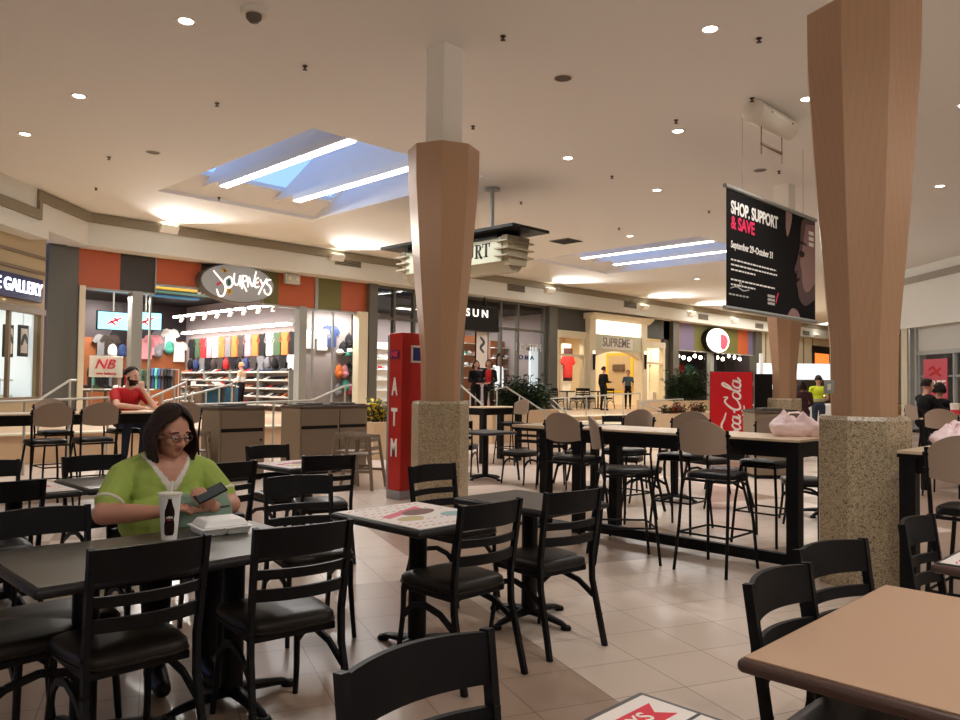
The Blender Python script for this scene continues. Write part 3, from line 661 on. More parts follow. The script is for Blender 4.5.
struct(mb.build('trim_shop_ceiling', ['yellow_paint', 'teal_ceiling', 'blue_fabric']))

GOODS = ['white', 'black', 'red', 'navy', 'orange', 'grey', 'teal', 'pink', 'brown', 'bright white', 'crimson', 'dark green', 'tan']
def shirt_mesh(m):
    mb = MB(); R = [(-.26, .0), (-.13, .06), (-.07, .03), (.07, .03), (.13, .06), (.26, 0), (.36, -.2), (.25, -.27), (.2, -.2), (.2, -.68), (-.2, -.68), (-.2, -.2), (-.25, -.27), (-.36, -.2)]
    mb.prism(R, (0, -.035, 0), (1, 0, 0), (0, 0, 1), (0, 1, 0), .07); return mb.mesh('shirt', m, 30)
def shoe_mesh(m):
    mb = MB(); mb.mi = 1; mb.prism([(-.14, 0), (.14, 0), (.15, .02), (.13, .035), (-.14, .035)], (0, -.045, 0), (1, 0, 0), (0, 0, 1), (0, 1, 0), .09)
    mb.mi = 0; mb.prism([(-.13, .035), (.13, .035), (.14, .055), (.07, .075), (.0, .12), (-.03, .13), (-.12, .12), (-.14, .08)], (0, -.038, 0), (1, 0, 0), (0, 0, 1), (0, 1, 0), .076)
    return mb.mesh('shoe', [m, 'white_paint'], 30)
def pack_mesh(m):
    mb = MB(); mb.ell((0, 0, .2), (.15, .09, .22), nu=12, nv=8); mb.ell((0, -.08, .12), (.11, .05, .1), nu=10, nv=6); mb.tube([(-.03, 0, .41), (0, 0, .46), (.03, 0, .41)], .012, 5); return mb.mesh('backpack', m, 60)
def cap_mesh(m):
    mb = MB(); mb.ell((0, 0, 0), (.09, .1, .07), nu=12, nv=6); mb.prism([(-.08, 0), (.08, 0), (.06, .09), (-.06, .09)], (0, -.08, -.02), (1, 0, 0), (0, -1, 0), (0, 0, 1), .012); return mb.mesh('cap', m, 60)
SH = [shirt_mesh(p) for p in PALETTE]; SO = [shoe_mesh(p) for p in PALETTE]; PK = [pack_mesh(p) for p in PALETTE]; CP = [cap_mesh(p) for p in PALETTE]
def good(kind, mesh, i, label, loc, rz, group, s=1.0):
    o = bpy.data.objects.new(kind, mesh[i]); COL.objects.link(o); o.location = loc; o.rotation_euler = (0, 0, rz); o.scale = (s, s, s)
    return tag(o, label, {'shirt': 'shirt', 'shoe': 'shoe', 'backpack': 'backpack', 'cap': 'cap'}[kind], group)
rnd = random.Random(3)
# high row of shirts on the merchandise wall, a second row of packs, caps and jackets under it
y = 22.7
while y < 30.6:
    i = rnd.choice([0, 5, 9, 1, 2, 1, 3, 7, 11, 4, 8, 10]); good('shirt', SH, i, GOODS[i] + ' T-shirt hung in the high row of the shoe shop merchandise wall', (RX - .08, y, 3.12), PI / 2, 'shirts in the high row', 1.05); y += .5
y = 22.8
while y < 30.6:
    i = rnd.choice([1, 3, 5, 9, 2, 0, 8, 1]); k = rnd.random()
    if k < .5: good('backpack', PK, i, GOODS[i] + ' backpack hung below the shirts on the shoe shop merchandise wall', (RX - .12, y, 1.92), PI / 2, 'bags below the shirts', 1.05)
    else: good('shirt', SH, i, GOODS[i] + ' T-shirt hung in the lower row of the shoe shop merchandise wall', (RX - .08, y, 2.38), PI / 2, 'shirts in the lower row', .85)
    y += .5
nsh = 0
for bay in range(4):
    y0 = 22.6 + bay * 2.05
    sf = thing('shoe_shelf', ['first', 'second', 'third', 'fourth'][bay] + ' bay of shoe shelves from the shop window on the merchandise wall', 'shelf', (RX - .3, y0, PLAT), 0, 'shoe shelf bays')
    for yy in (0, 1.95): MB().b2((0, yy - .02, 0), (.28, yy + .02, 1.4)).build('upright', 'steel', sf)
    for k in range(5): MB().b2((-.02, 0, .18 + k * .28), (.28, 1.95, .2 + k * .28)).build('board', 'shelf_white', sf)
    for k in range(5):
        for j in range(8):
            i = rnd.choice([0, 1, 2, 9, 5, 8, 12, 3, 4, 1, 8, 1]); good('shoe', SO, i, GOODS[i] + ' shoe on the stepped shelves of the merchandise wall', (RX - .17, y0 + .15 + j * .235, PLAT + .2 + k * .28), PI, 'shoes on the wall shelves', 1.05)
# light troughs over the wall and track heads in front of it
tr = None
for k in range(8):
    lb = ['first', 'second', 'third', 'fourth', 'fifth', 'sixth', 'seventh', 'eighth'][k] + ' bright wall light from the window over the merchandise wall'
    loc = (RX - .35, 22.5 + k * 1.03, 3.42)
    if tr is None:
        tr = thing('wall_light', lb, 'light', loc, 0, 'lights over the merchandise wall')
        MB().b2((-.05, 0, 0), (.35, .85, .05)).build('housing', 'white_paint', tr); MB().b2((-.06, .02, -.06), (.1, .83, .0)).build('lens', 'shop_lamp', tr)
    else: dup(tr, lb, loc)
lamp('AREA', (RX - 1.0, 26.5, 3.4), 130, (1, .95, .9), 8, to=(RX, 26.5, 1.7), sy=.4)
th = None
for k in range(8):
    lb = ['first', 'second', 'third', 'fourth', 'fifth', 'sixth', 'seventh', 'eighth'][k] + ' white track head counted from the window in the shoe shop'
    loc = (12.7, 21.9 + k * .95, 3.78)
    if th is None:
        th = thing('track_light', lb, 'light', loc, 0, 'track heads in the shoe shop')
        MB().b2((-.06, 0, .1), (.06, .62, .17)).build('rail', 'tube_white', th); MB().cyl((0, .05, -.05), (.08, .05, .08), .07, n=10).build('head', 'white_paint', th); MB().lathe([(.055, -.07), (.055, -.055)], (0, .05, 0), n=10).build('lens', 'shop_lamp', th)
    else: dup(th, lb, loc)
lamp('AREA', (11, 26, 4.3), 210, (1, .96, .92), 4, to=(11, 26, 0), sy=7)
lamp('AREA', (8.6, 21.7, 3.7), 260, (1, .95, .88), 2.4, to=(8.6, 21.5, 0), sy=.5); lamp('AREA', (9.4, 23.2, 4.2), 140, (1, .94, .86), 2.0, to=(9.4, 23.5, 0), sy=1)
lamp('AREA', (15.0, 21.5, 3.78), 80, (1, .96, .9), 1.8, to=(15.0, 22.0, 1.6), sy=.2)
for k in range(3):
    t = thing('ceiling_panel_light', ['left', 'middle', 'right'][k] + ' flat light panel under the dark shoe shop ceiling', 'light', (8.6 + k * 1.9, 24.6, 4.4), 0, 'flat shop ceiling lights')
    MB().b2((-.5, -.15, 0), (.5, .15, .06)).build('housing', 'white_paint', t); MB().b2((-.46, -.12, -.01), (.46, .12, 0)).build('lens', 'shop_lamp', t)
# right hand window display: shirts, caps and bags on the panel
for k, (px, py, i) in enumerate([(310, 340, 9), (322, 338, 0), (331, 335, 3)]):
    p = onA(px, py - 8, 22.09); good('shirt', SH, i, GOODS[i] + ' T-shirt hung behind the right shoe shop window', p, 0, 'shirts behind the right window', 1.0 if k else .8)
pb = [(343, 349, 1, 0), (349, 341, 1, 0), (340, 352, 9, 1), (347, 354, 6, 1), (349, 351, 0, 1), (339, 372, 4, 0), (345, 372, 7, 0), (349, 370, 1, 0), (346, 386, 6, 0), (349, 389, 10, 0), (338, 391, 5, 0)]
for px, py, i, k in pb:
    p = onA(px, py, 22.03)
    if k: good('cap', CP, i, GOODS[i] + ' cap on the panel behind the right shoe shop window', p, 0, 'caps behind the right window', 1.5)
    else: good('backpack', PK, i, GOODS[i] + ' backpack on the panel behind the right shoe shop window near the cream jamb', p - Vector((0, 0, .2)), 0, 'backpacks behind the right window', 1.05)
def bench(name, label, x0, x1, y0, y1, h, m, cat='table'):
    t = thing(name, label, cat, ((x0 + x1) / 2, (y0 + y1) / 2, PLAT)); dx, dy = (x1 - x0) / 2, (y1 - y0) / 2
    MB().b2((-dx, -dy, h - .05), (dx, dy, h)).build('top', m, t)
    for sx in (-1, 1):
        for sy in (-1, 1): MB().b2((sx * (dx - .05) - .03, sy * (dy - .05) - .03, 0), (sx * (dx - .05) + .03, sy * (dy - .05) + .03, h - .05)).build('leg', 'wood_dark', t)
    return t
bench('display_table', 'low wooden display table with shoes behind the left shoe shop window', W(82) + .2, W(129) - .1, 21.6, 22.4, .72, 'wood_dark')
for k in range(7):
    i = rnd.choice([0, 1, 11, 8, 5, 9]); good('shoe', SO, i, GOODS[i] + ' shoe on the table behind the left shoe shop window', (W(84) + .35 + k * .27, 21.95, PLAT + .72), rnd.uniform(-.6, .6), 'shoes on the window table')
bench('display_table', 'display table with shoes behind the grey railing inside the shoe shop', 10.6, 11.8, 22.5, 23.3, .85, 'wood_dark')
for k in range(8):
    i = rnd.choice([0, 1, 2, 3, 9, 12]); good('shoe', SO, i, GOODS[i] + ' shoe on the table just inside the shoe shop entrance', (10.75 + (k % 4) * .3, 22.7 + (k // 4) * .35, PLAT + .85), rnd.uniform(-.8, .8), 'shoes on the entrance table')
p = onA(216, 395, 23.6)
t = thing('draped_table', 'table with a blue patterned front cloth in the shoe shop entrance', 'table', (p.x, 23.6, PLAT))
MB().b2((-.6, -.35, .8), (.6, .35, .84)).build('top', 'shelf_white', t); MB().b2((-.58, -.35, 0), (.58, -.32, .8)).build('cloth', 'blue_fabric', t); MB().b2((-.58, -.3, 0), (.58, .3, .78)).build('body', 'wood_dark', t)
for k in range(4):
    i = rnd.choice([0, 9, 3, 2]); good('shoe', SO, i, GOODS[i] + ' shoe on top of the blue fronted table', (p.x - .42 + k * .28, 23.5, PLAT + .84), rnd.uniform(-.5, .5), 'shoes on the blue table')
for k, (x0, x1, y0) in enumerate([(8.6, 9.6, 26), (10.2, 11.2, 27.6), (9.9, 10.9, 24.6)]):
    t = thing('clothes_rack', ['left', 'back', 'near'][k] + ' round topped clothes rack standing in the shoe shop', 'rack', ((x0 + x1) / 2, y0, PLAT), 0, 'racks in the shoe shop')
    MB().tube([(-.5, 0, 0), (-.5, 0, 1.35), (.5, 0, 1.35), (.5, 0, 0)], .02, 6).build('frame', 'steel', t)
    for j in range(8):
        i = rnd.choice([1, 3, 5, 8, 6, 11, 1, 2]); good('shirt', SH, i, GOODS[i] + ' shirt hanging on the ' + ['left', 'back', 'near'][k] + ' clothes rack in the shoe shop', ((x0 + x1) / 2 - .4 + j * .115, y0 + .03 * j, PLAT + 1.33), 1.0, 'shirts on the racks', .9)
# goods on the orange back wall
for k, (px, py, i, kind) in enumerate([(161, 340, 5, 'shirt'), (170, 339, 9, 'shirt'), (153, 345, 7, 'shirt'), (169, 354, 6, 'backpack'), (158, 358, 5, 'backpack'), (179, 352, 0, 'shirt'), (120, 340, 1, 'shirt'), (110, 345, 8, 'shirt'), (103, 345, 5, 'shirt'), (146, 349, 7, 'shirt'), (112, 358, 9, 'backpack'), (122, 358, 3, 'backpack')]):
    p = onA(px, py, BY - .12)
    if kind == 'shirt': good('shirt', SH, i, GOODS[i] + ' shirt hung on the orange back wall of the shoe shop', p + Vector((0, 0, .35)), 0, 'shirts on the back wall', 1.1)
    else: good('backpack', PK, i, GOODS[i] + ' backpack hung on the orange back wall of the shoe shop', p, 0, 'bags on the back wall', 1.3)
lamp('AREA', (10.5, 29.9, 4.2), 90, (1, .9, .78), .5, to=(10.5, 31, 2), sy=.5)
for k, (px, w) in enumerate([(113.5, 'left'), (146, 'right')]):
    p = onA(px, 321, 24.6); t = thing('hanging_screen', w + ' bright television hung from the shoe shop ceiling', 'screen', p, 0, 'televisions in the shoe shop')
    MB().box((0, 0, 0), (.98, .07, .58)).build('case', 'black_plastic', t); MB().box((0, -.037, 0), (.92, .01, .52)).build('display', 'tv_screen', t)
    strokes(MB(), [[(-.2, -.1), (0, .0), (.25, .12)], [(-.1, .0), (.05, -.12)], [(.0, .1), (.12, -.02)]], frame((0, -.044, 0), (1, 0, 0), (0, 0, 1)), .06, .004).build('picture', 'red_cloth', t)
    MB().cyl((0, .03, .28), (0, .03, 4.5 - p.z), .025, n=8).build('pole', 'steel', t)
# footwear brand board in the left window
a, b = onA(88, 377, 21.6), onA(122, 360, 21.6); bwid, bh = b.x - a.x, .56
t = thing('window_board', 'white board with slanted red letters behind the left shoe shop window', 'sign', ((a.x + b.x) / 2, 21.55, a.z))
MB().b2((-bwid / 2, -.02, 0), (bwid / 2, .02, bh)).build('board', 'white_paint', t, bevel=.005); 
text('lettering', 'NB', .36, 'red_print', t, (-.05, -.03, bh * .6), depth=.02, bold=.003, shear=.3, sx=1.05)
text('small_lettering', 'new balance', .1, 'red_print', t, (.0, -.03, .1), depth=.01, bold=.002)
for sx in (-1, 1): MB().cyl((sx * bwid * .4, 0, -(a.z - PLAT)), (sx * bwid * .4, 0, 0), .015, n=6).build('leg', 'steel', t)
# oval shop sign
p0 = onA(238, 283.5, WALL - .35); p0.y = WALL - .35
rx = (onA(275, 284, WALL - .35).x - onA(201, 284, WALL - .35).x) / 2; rz_ = .56
t = thing('oval_sign', 'large grey oval shop sign with white brush lettering over the entrance', 'sign', p0)
def oval(mb, rx, rz, y0, y1, n=48):
    mb.prism([(rx * math.cos(2 * PI * k / n), rz * math.sin(2 * PI * k / n)) for k in range(n)], (0, y0, 0), (1, 0, 0), (0, 0, 1), (0, 1, 0), y1 - y0); return mb
oval(MB(), rx, rz_, -.04, .3).build('case', 'mall_grey', t); oval(MB(), rx * .97, rz_ * .95, -.06, -.04).build('face', 'oval_face_glow', t)  # face glows faintly by itself to offset the shade under the soffit
F = frame((0, -.065, 0), (1, 0, 0), (0, 0, 1)) @ Matrix.Diagonal((rx / 1.05, rz_ / .5, 1, 1))
g = MB()
strokes(g, [[(-.72, .25), (-.55, .08), (-.42, -.05), (-.38, -.2), (-.45, -.36), (-.56, -.36), (-.62, -.2)],
            [(-.28, .15), (-.40, .05), (-.38, -.1), (-.28, -.14), (-.19, -.04), (-.22, .1), (-.28, .15)],
            [(-.14, .25), (-.15, .02), (-.08, -.05), (-.01, .02), (.02, .2), (.03, -.08)],
            [(.1, .22), (.08, -.14)], [(.08, .2), (.2, .2), (.2, .08), (.1, .04), (.22, -.2)],
            [(.25, -.08), (.27, .18), (.38, -.04), (.48, .36)], [(.56, .2), (.47, .14), (.44, .0), (.5, -.06), (.58, -.02)], [(.46, .06), (.56, .08)],
            [(.60, .16), (.68, .02)], [(.80, .2), (.68, .0), (.56, -.24)],
            [(.93, .18), (.84, .17), (.80, .08), (.90, .0), (.93, -.12), (.86, -.22), (.75, -.18), (.73, -.08)]], F, .042, .02, .7)
g.build('lettering', 'sign_white_glow', t, smooth=None)
g = MB(); strokes(g, [[(-.45, .34), (-.38, .24)], [(-.50, .28), (-.34, .28)], [(-.28, -.16), (-.26, -.32)], [(-.35, -.24), (-.2, -.22)]], F, .06, .018); g.build('compass_arrows', 'yellow_paint', t, smooth=None)
g = MB(); strokes(g, [[(-.62, -.1), (-.5, -.02)], [(.58, .1), (.6, .02)]], F, .05, .018); g.build('compass_tips', 'red_print', t, smooth=None)
g = MB(); strokes(g, [[(-.3, .06), (-.28, -.07)]], F, .08, .021); g.build('compass_centre', 'green_paint', t, smooth=None)
# emergency light box and post cap near the sign
p = onA(292, 279, WALL - .25); t = thing('floodlight_box', 'grey twin lamp box mounted right of the oval sign', 'light', p)
MB().b2((-.25, -.08, -.16), (.25, .1, .14)).build('case', 'plaster_grey', t, bevel=.02); 
for sx in (-1, 1): MB().cyl((sx * .14, -.1, 0), (sx * .14, -.07, 0), .06, n=12).build('lamp', 'white_plastic', t)
MB().b2((-.03, .06, -.06), (.03, .2, .06)).build('bracket', 'black_metal', t)

# ---- second shop: tall glass curtain wall, black box sign -----------
mb = MB()
for px in (374, 393, 413, 440, 462, 500, 517, 543): mb.b2((W(px) - .05, WALL - .08, PLAT), (W(px) + .05, WALL + .08, SBOT))
for z in (PLAT + .06, 3.72, 4.78): mb.b2((W(373), WALL - .06, z - .05), (W(545), WALL + .06, z + .05))
struct(mb.build('window_7', 'mall_grey')); 
struct(MB().quad((W(373), WALL, PLAT), (W(545), WALL, PLAT), (W(545), WALL, SBOT), (W(373), WALL, SBOT)).build('window_7_glass', 'glass'))
x0, x1 = W(373), W(545)
struct(bx('wall_shop_back.001', (x0 + .5, 26.5, PLAT), (x1, 26.6, 4.5), 'shop_wall')); struct(bx('wall_shop_divider.001', (x1 + .1, WALL + .2, PLAT), (x1 + .25, 32, 4.5), 'shop_wall'))
p0 = onA(440, 316, WALL - .5); p1 = onA(499, 316, WALL - .5)
t = thing('box_sign', 'black box sign with white capital letters right of the near column', 'sign', ((p0.x + p1.x) / 2, WALL - .5, 4.0)); hw = (p1.x - p0.x) / 2
MB().b2((-hw, 0, -.5), (hw, .4, .42)).build('box', 'sign_black', t, bevel=.01)
a = onA(477, 313.5, WALL - .5)
text('lettering', 'S U N', .40, 'sign_white_glow', t, (a.x - (p0.x + p1.x) / 2, -.01, a.z - 4.0), depth=.03, bold=.006, width=onA(488, 313, WALL - .5).x - onA(466, 313, WALL - .5).x)
for sx in (-.6, .6): MB().cyl((sx * hw, .2, .42), (sx * hw, .2, .85), .03, n=8).build('hanger', 'black_metal', t)
def rack_unit(label, x, y, w, h, m, rz=0.0, n=6):
    t = thing('display_rack', label, 'rack', (x, y, PLAT), rz)
    MB().b2((-w / 2, 0, 0), (w / 2, .06, h)).build('back_panel', m, t)
    for k in range(n): MB().b2((-w / 2, -.25, h * (k + .6) / (n + .3)), (w / 2, 0, h * (k + .6) / (n + .3) + .03)).build('shelf', 'shelf_white', t)
    return t
for k, (px, y, w, h, m, lb) in enumerate([(384, 25.8, 1.5, 2.7, 'shelf_white', 'white display rack behind the tall window left of the kiosk'), (470, 23.2, 1.0, 3.0, 'shop_orange', 'orange display rack between the near column and the poster'), (498, 23.6, 1.0, 2.9, 'shop_orange', 'orange display rack right of the poster'), (404, 26, 1.3, 2.6, 'shelf_white', 'white display rack behind the red kiosk top'), (522, 25.6, 1.6, 2.3, 'shelf_white', 'white display rack behind the window lettering')]):
    p = onA(px, 380, y); t = rack_unit(lb, p.x, y, w, h, m)
    for j in range(10):
        i = rnd.choice([0, 9, 1, 6, 2, 3, 5]); s = (j % 5); good('shoe' if j % 3 else 'cap', SO if j % 3 else CP, i, GOODS[i] + (' shoe' if j % 3 else ' cap') + ' on the ' + lb.replace(' behind', ', behind'), (p.x - w / 2 + .15 + (w - .3) * s / 4, y - .13, PLAT + h * ((3 if j < 5 else 4) + .6) / 6.3 + (.03 if j % 3 else .12)), .2, 'goods on the ' + lb.split(' behind')[0].split(' between')[0].split(' right')[0])
p = onA(481.5, 345, WALL - .02); t = thing('window_poster', 'framed white and grey poster on the glass right of the near column', 'poster', p)
MB().b2((-.36, -.02, -.95), (.36, .0, .75)).build('frame', 'black_frame', t); MB().b2((-.3, -.03, -.88), (.3, -.02, .68)).build('print', 'paper_white', t)
g = MB(); strokes(g, [[(-.1, .3), (.1, .1), (-.08, -.1), (.1, -.3)]], frame((0, -.032, 0), (1, 0, 0), (0, 0, 1)), .12, .004); g.build('picture', 'slate_print', t)
p = onA(499, 366, WALL - .04); t = thing('window_cling', 'tall picture of a woman in pale blue on the shop window', 'poster', p)
g = MB(); fo = (0, -.01, 0)
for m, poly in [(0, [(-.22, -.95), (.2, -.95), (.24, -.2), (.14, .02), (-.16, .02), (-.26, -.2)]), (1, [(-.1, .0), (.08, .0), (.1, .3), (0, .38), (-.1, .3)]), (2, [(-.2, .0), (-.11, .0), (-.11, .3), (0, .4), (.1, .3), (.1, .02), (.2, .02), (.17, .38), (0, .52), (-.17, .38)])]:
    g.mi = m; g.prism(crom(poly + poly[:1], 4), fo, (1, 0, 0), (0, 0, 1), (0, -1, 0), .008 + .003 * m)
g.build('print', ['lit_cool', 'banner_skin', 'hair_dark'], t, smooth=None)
t = thing('window_lettering', 'pale lettering across the shop window above the bush', 'lettering', onA(527, 349, WALL - .03))
text('upper_line', 'NSMITH', .42, 'plaster_grey', t, (.1, -.01, .05), depth=.01, bold=.01, width=1.55); text('lower_line', 'O M A', .24, 'blue_logo', t, (-.05, -.01, -.36), depth=.01, bold=.01, width=.95)
p = onA(537, 375, WALL + .3); t = thing('light_column', 'tall glowing white panel at the right end of the tall window', 'light', (p.x, WALL + .45, PLAT)); MB().b2((-.25, 0, 0), (.25, .1, 2.6)).build('panel', 'lit_cool', t)
lamp('AREA', ((x0 + x1) / 2, 24, 4.4), 420, (1, .96, .93), 6, to=((x0 + x1) / 2, 24, 0), sy=3)
for k in range(4):
    t = thing('ceiling_panel_light', ['leftmost', 'second from left', 'third from left', 'rightmost'][k] + ' ceiling light inside the glass fronted shop', 'light', (17.2 + k * 2.2, 23.5, 4.4), 0, 'ceiling lights of the glass fronted shop')
    MB().b2((-.45, -.2, 0), (.45, .2, .06)).build('housing', 'white_paint', t); MB().b2((-.4, -.16, -.01), (.4, .16, 0)).build('lens', 'shop_lamp', t)

# ---- third shop: dark wall with a white portal ----------------------
def wb(mb, a, b, z0, z1, y0=WALL - .02, y1=WALL + .15): return mb.b2((W(a), y0, z0), (W(b), y1, z1))
mb = wb(MB(), 553, 669, wz(570, 331), SBOT); wb(mb, 553, 555.5, PLAT, SBOT); wb(mb, 663.5, 669, PLAT, SBOT); 
struct(mb.build('wall_dark_front', 'wall_dark'))
t = thing('shop_portal', 'white moulded portal with cornice and arched opening on the dark shop front', 'portal', (W(613), WALL - .2, PLAT)); cx = W(613)
zc, zs0, zs1, za = wz(613, 322) - PLAT, wz(613, 346) - PLAT, wz(613, 336) - PLAT, wz(613, 350) - PLAT
def L(px): return W(px) - cx
MB().b2((L(585), -.1, 0), (L(590.5), .3, zc)).build('pilaster', 'wall_cream', t); MB().b2((L(637), -.1, 0), (L(642), .3, zc)).build('pilaster', 'wall_cream', t)
MB().prism([(.3, 0), (-.1, 0), (-.35, .18), (-.4, .26), (.3, .26)], (L(583), 0, zc), (0, 1, 0), (0, 0, 1), (1, 0, 0), L(644) - L(583)).build('cornice', 'wall_cream', t)
MB().b2((L(590.5), -.02, zs1), (L(637), .3, zc)).build('frieze', 'lit_white', t)  # frieze glows by itself, standing in for strong light on it
MB().b2((L(590.5), -.04, za - .05), (L(637), .3, zs1)).build('sign_board', 'sign_green_white', t)
n = 12; xa, xb = L(590.5), L(637); arc = [(xa + (xb - xa) * k / n, za - .42 + .36 * math.sin(PI * k / n) ** .8) for k in range(n + 1)]
MB().prism([(xa, za)] + arc + [(xb, za)], (0, .0, 0), (1, 0, 0), (0, 0, 1), (0, 1, 0), .2).build('arch', 'wall_cream', t)
text('lettering', 'SUPREME', .58, 'silver_sign', t, (L(612), -.05, (za + zs1) / 2 - .02), depth=.03, bold=.004, width=L(626) - L(599)); MB().b2((L(597), -.05, za + .02), (L(628.5), -.04, zs1 - .1)).build('letter_board', 'white_paint', t)
for px in (588, 639.5):
    s = thing('wall_sconce', 'dark narrow wall lamp on the ' + ('left' if px < 600 else 'right') + ' pilaster of the white portal', 'light', (W(px), WALL - .31, wz(px, 362)), 0, 'portal wall lamps')
    MB().prism([(-.06, .35), (.06, .35), (.02, -.35), (-.02, -.35)], (0, 0, 0), (1, 0, 0), (0, 0, 1), (0, -1, 0), .08).build('body', 'black_frame', s); MB().ell((0, -.04, .42), (.07, .05, .09), nu=10, nv=6).build('bulb', 'lit_white', s)
for n_, (a, b) in ((8, (555.5, 584.5)), (9, (642.5, 663.5))):
    z1 = wz((a + b) / 2, 331 if n_ == 8 else 342); fm = MB(); wb(fm, a, a + 2.2, PLAT, z1, WALL - .1); wb(fm, b - 2, b, PLAT, z1, WALL - .1); wb(fm, a, b, z1 - .3, z1, WALL - .12); wb(fm, a, b, z1 - 1.1, z1 - 1.0, WALL - .08); wb(fm, a, b, PLAT, PLAT + .25, WALL - .1)
    struct(fm.build('window_%d' % n_, 'wall_cream')); struct(MB().quad((W(a), WALL + .05, PLAT), (W(b), WALL + .05, PLAT), (W(b), WALL + .05, z1), (W(a), WALL + .05, z1)).build('window_%d_glass' % n_, 'glass'))
x0, x1 = W(553), W(669)
struct(bx('wall_shop_back.002', (x0, 28, PLAT), (x1 + 4, 28.15, 4.5), 'wall_tan')); struct(bx('wall_shop_divider.002', (x1 + .1, WALL + .2, PLAT), (x1 + .25, 28, 4.5), 'wall_cream')); struct(bx('ceiling_shop.001', (x0, WALL + .16, 4.38), (x1, 28, 4.44), 'wall_cream'))
for sx in (.25, .5, .75): lamp('AREA', (x0 + (x1 - x0) * sx, 24.5, 4.25), 130, (1, .82, .58), 3, to=(x0 + (x1 - x0) * sx, 24.5, 0), sy=3)
for px in (569, 653): q = onA(px, 372, 21.9); lamp('AREA', (q.x, 21.75, 3.5), 50, (1, .84, .6), 1.2, to=(q.x, 22.4, 1.5), sy=.3)  # added lamps without fittings, brightening the two window stands
p = onB(620, 372, x1 + .05)
t = thing('picture_frame', 'gilt framed panel on the tan back wall seen through the portal', 'picture', p); MB().b2((-.06, -.85, -1.1), (0, .85, 1.0)).build('frame', 'leaf_yellow', t); MB().b2((-.07, -.7, -.98), (-.06, .7, .88)).build('panel', 'stone_clad', t); MB().b2((-.2, -.35, .05), (-.07, .35, .4)).build('niche', 'wood_dark', t)
for px, w in ((568, 'left'), (653, 'right')):
    p = onA(px, 380, 22.4); t = thing('display_stand', 'tall white display stand in the ' + w + ' window of the dark shop front', 'display', (p.x, 22.4, PLAT), 0, 'window stands of the dark front')
    MB().b2((-.4, 0, 0), (.2, .1, 2.9)).build('back_panel', 'white_paint', t); MB().b2((-.55, -.35, 0), (.55, 0, .7)).build('plinth', 'white_paint', t); MB().b2((-.36, -.02, 1.2), (.3, 0, 2.7)).build('picture', 'print_tan' if w == 'right' else 'maroon_cloth', t)
    good('shirt', SH, 2 if w == 'left' else 7, ('red' if w == 'left' else 'pink') + ' garment in the ' + w + ' window of the dark shop front', (p.x - .1, 22.34, PLAT + 2.3), 0, 'garments in the windows', 1.4 if w == 'left' else .95)
# cafe sets standing on the walkway before the dark front
def cafe_set(label, px):
    p = onA(px, 405, 20.2); t = thing('cafe_table', label, 'table', (p.x, 20.2, PLAT)); MB().lathe([(.32, .72), (.34, .74), (.34, .76), (.3, .77)], n=20).build('top', 'high_black', t); MB().cyl((0, 0, .03), (0, 0, .72), .035, n=8).build('post', 'high_black', t); MB().lathe([(.24, 0), (.22, .03)], n=16).build('base', 'high_black', t); return p
cafe_pts = [(cafe_set('small dark cafe table on the walkway before the left window of the dark front', 567), 'left'), (cafe_set('small dark cafe table on the walkway before the white portal', 598), 'portal')]

# ---- fourth shop: coloured panels, dark windows, string lights -------
zb = wz(712, 352)
f = header('wall_panels.001', [(675.5, 679, zb, 'orange_panel'), (679, 693, zb, 'purple_panel'), (693, 737, zb, 'olive_panel'), (737, 747, zb, 'orange_panel'), (747, 753, zb, 'purple_panel')])
for px in (709.5, 711): f.b2((W(px) - .1, WALL - .12, PLAT), (W(px) + .1, WALL + .1, zb))
struct(f.build('trim_panels.001', 'steel'))
struct(MB().quad((W(675), WALL + .02, PLAT), (W(709), WALL + .02, PLAT), (W(709), WALL + .02, zb), (W(675), WALL + .02, zb)).build('window_10', 'glass'))
struct(bx('wall_shop_back.003', (W(675), 25, PLAT), (W(753), 25.1, 4.4), 'shop_dark')); struct(bx('wall_shop_divider.003', (W(753), WALL + .2, PLAT), (W(755), 26, 4.5), 'shop_dark'))
mb = MB().b2((W(711), WALL + .3, PLAT), (W(722), WALL + .4, zb)).b2((W(735), WALL + .6, PLAT), (W(744), WALL + .7, zb)); struct(mb.build('door_1', 'shop_black'))
p0 = onA(717, 340.5, WALL - .3); t = thing('round_sign', 'white round shop sign with a red patch on the olive panel', 'sign', (p0.x, WALL - .35, p0.z)); rr = (onA(729.5, 340, WALL - .3).x - onA(706.5, 340, WALL - .3).x) / 2
oval(MB(), rr, .68, 0, .3).build('case', 'black_frame', t); oval(MB(), rr * .97, .66, -.03, 0).build('face', 'sign_white_glow', t)
MB().prism(crom([(.25, .35), (.62 * rr, .3), (.85 * rr, 0), (.6 * rr, -.42), (.3, -.4), (.25, .35)]), (0, -.035, 0), (1, 0, 0), (0, 0, 1), (0, 1, 0), .01).build('mark', 'pink_print', t)
sl = None
for k in range(13):
    px = 678 + k * 5.6; p = onA(px, 356 + (k % 3) * 1.5, WALL + .6); lb = 'small round bulb of the string lights in the dark panelled shop front'
    if sl is None:
        sl = thing('string_bulb', lb, 'bulb', p, 0, 'string lights in the panelled shop'); MB().ell((0, 0, 0), (.1, .1, .11), nu=8, nv=6).build('globe', 'bulb', sl); MB().cyl((0, 0, .1), (0, 0, .2), .03, n=6).build('socket', 'black_plastic', sl)
    else: dup(sl, lb, p)
for k, (px, m) in enumerate([(680, 2), (689, 6), (697, 3), (703, 11)]):
    p = onA(px, 374, 24.93); good('shirt', SH, m, GOODS[m] + ' garment deep in the dark panelled shop window', p + Vector((0, 0, .5)), 0, 'garments in the panelled shop', 1.6)
lamp('AREA', (W(700), 23, 4.2), 60, (1, .9, .8), 4, to=(W(700), 23, 0), sy=2)
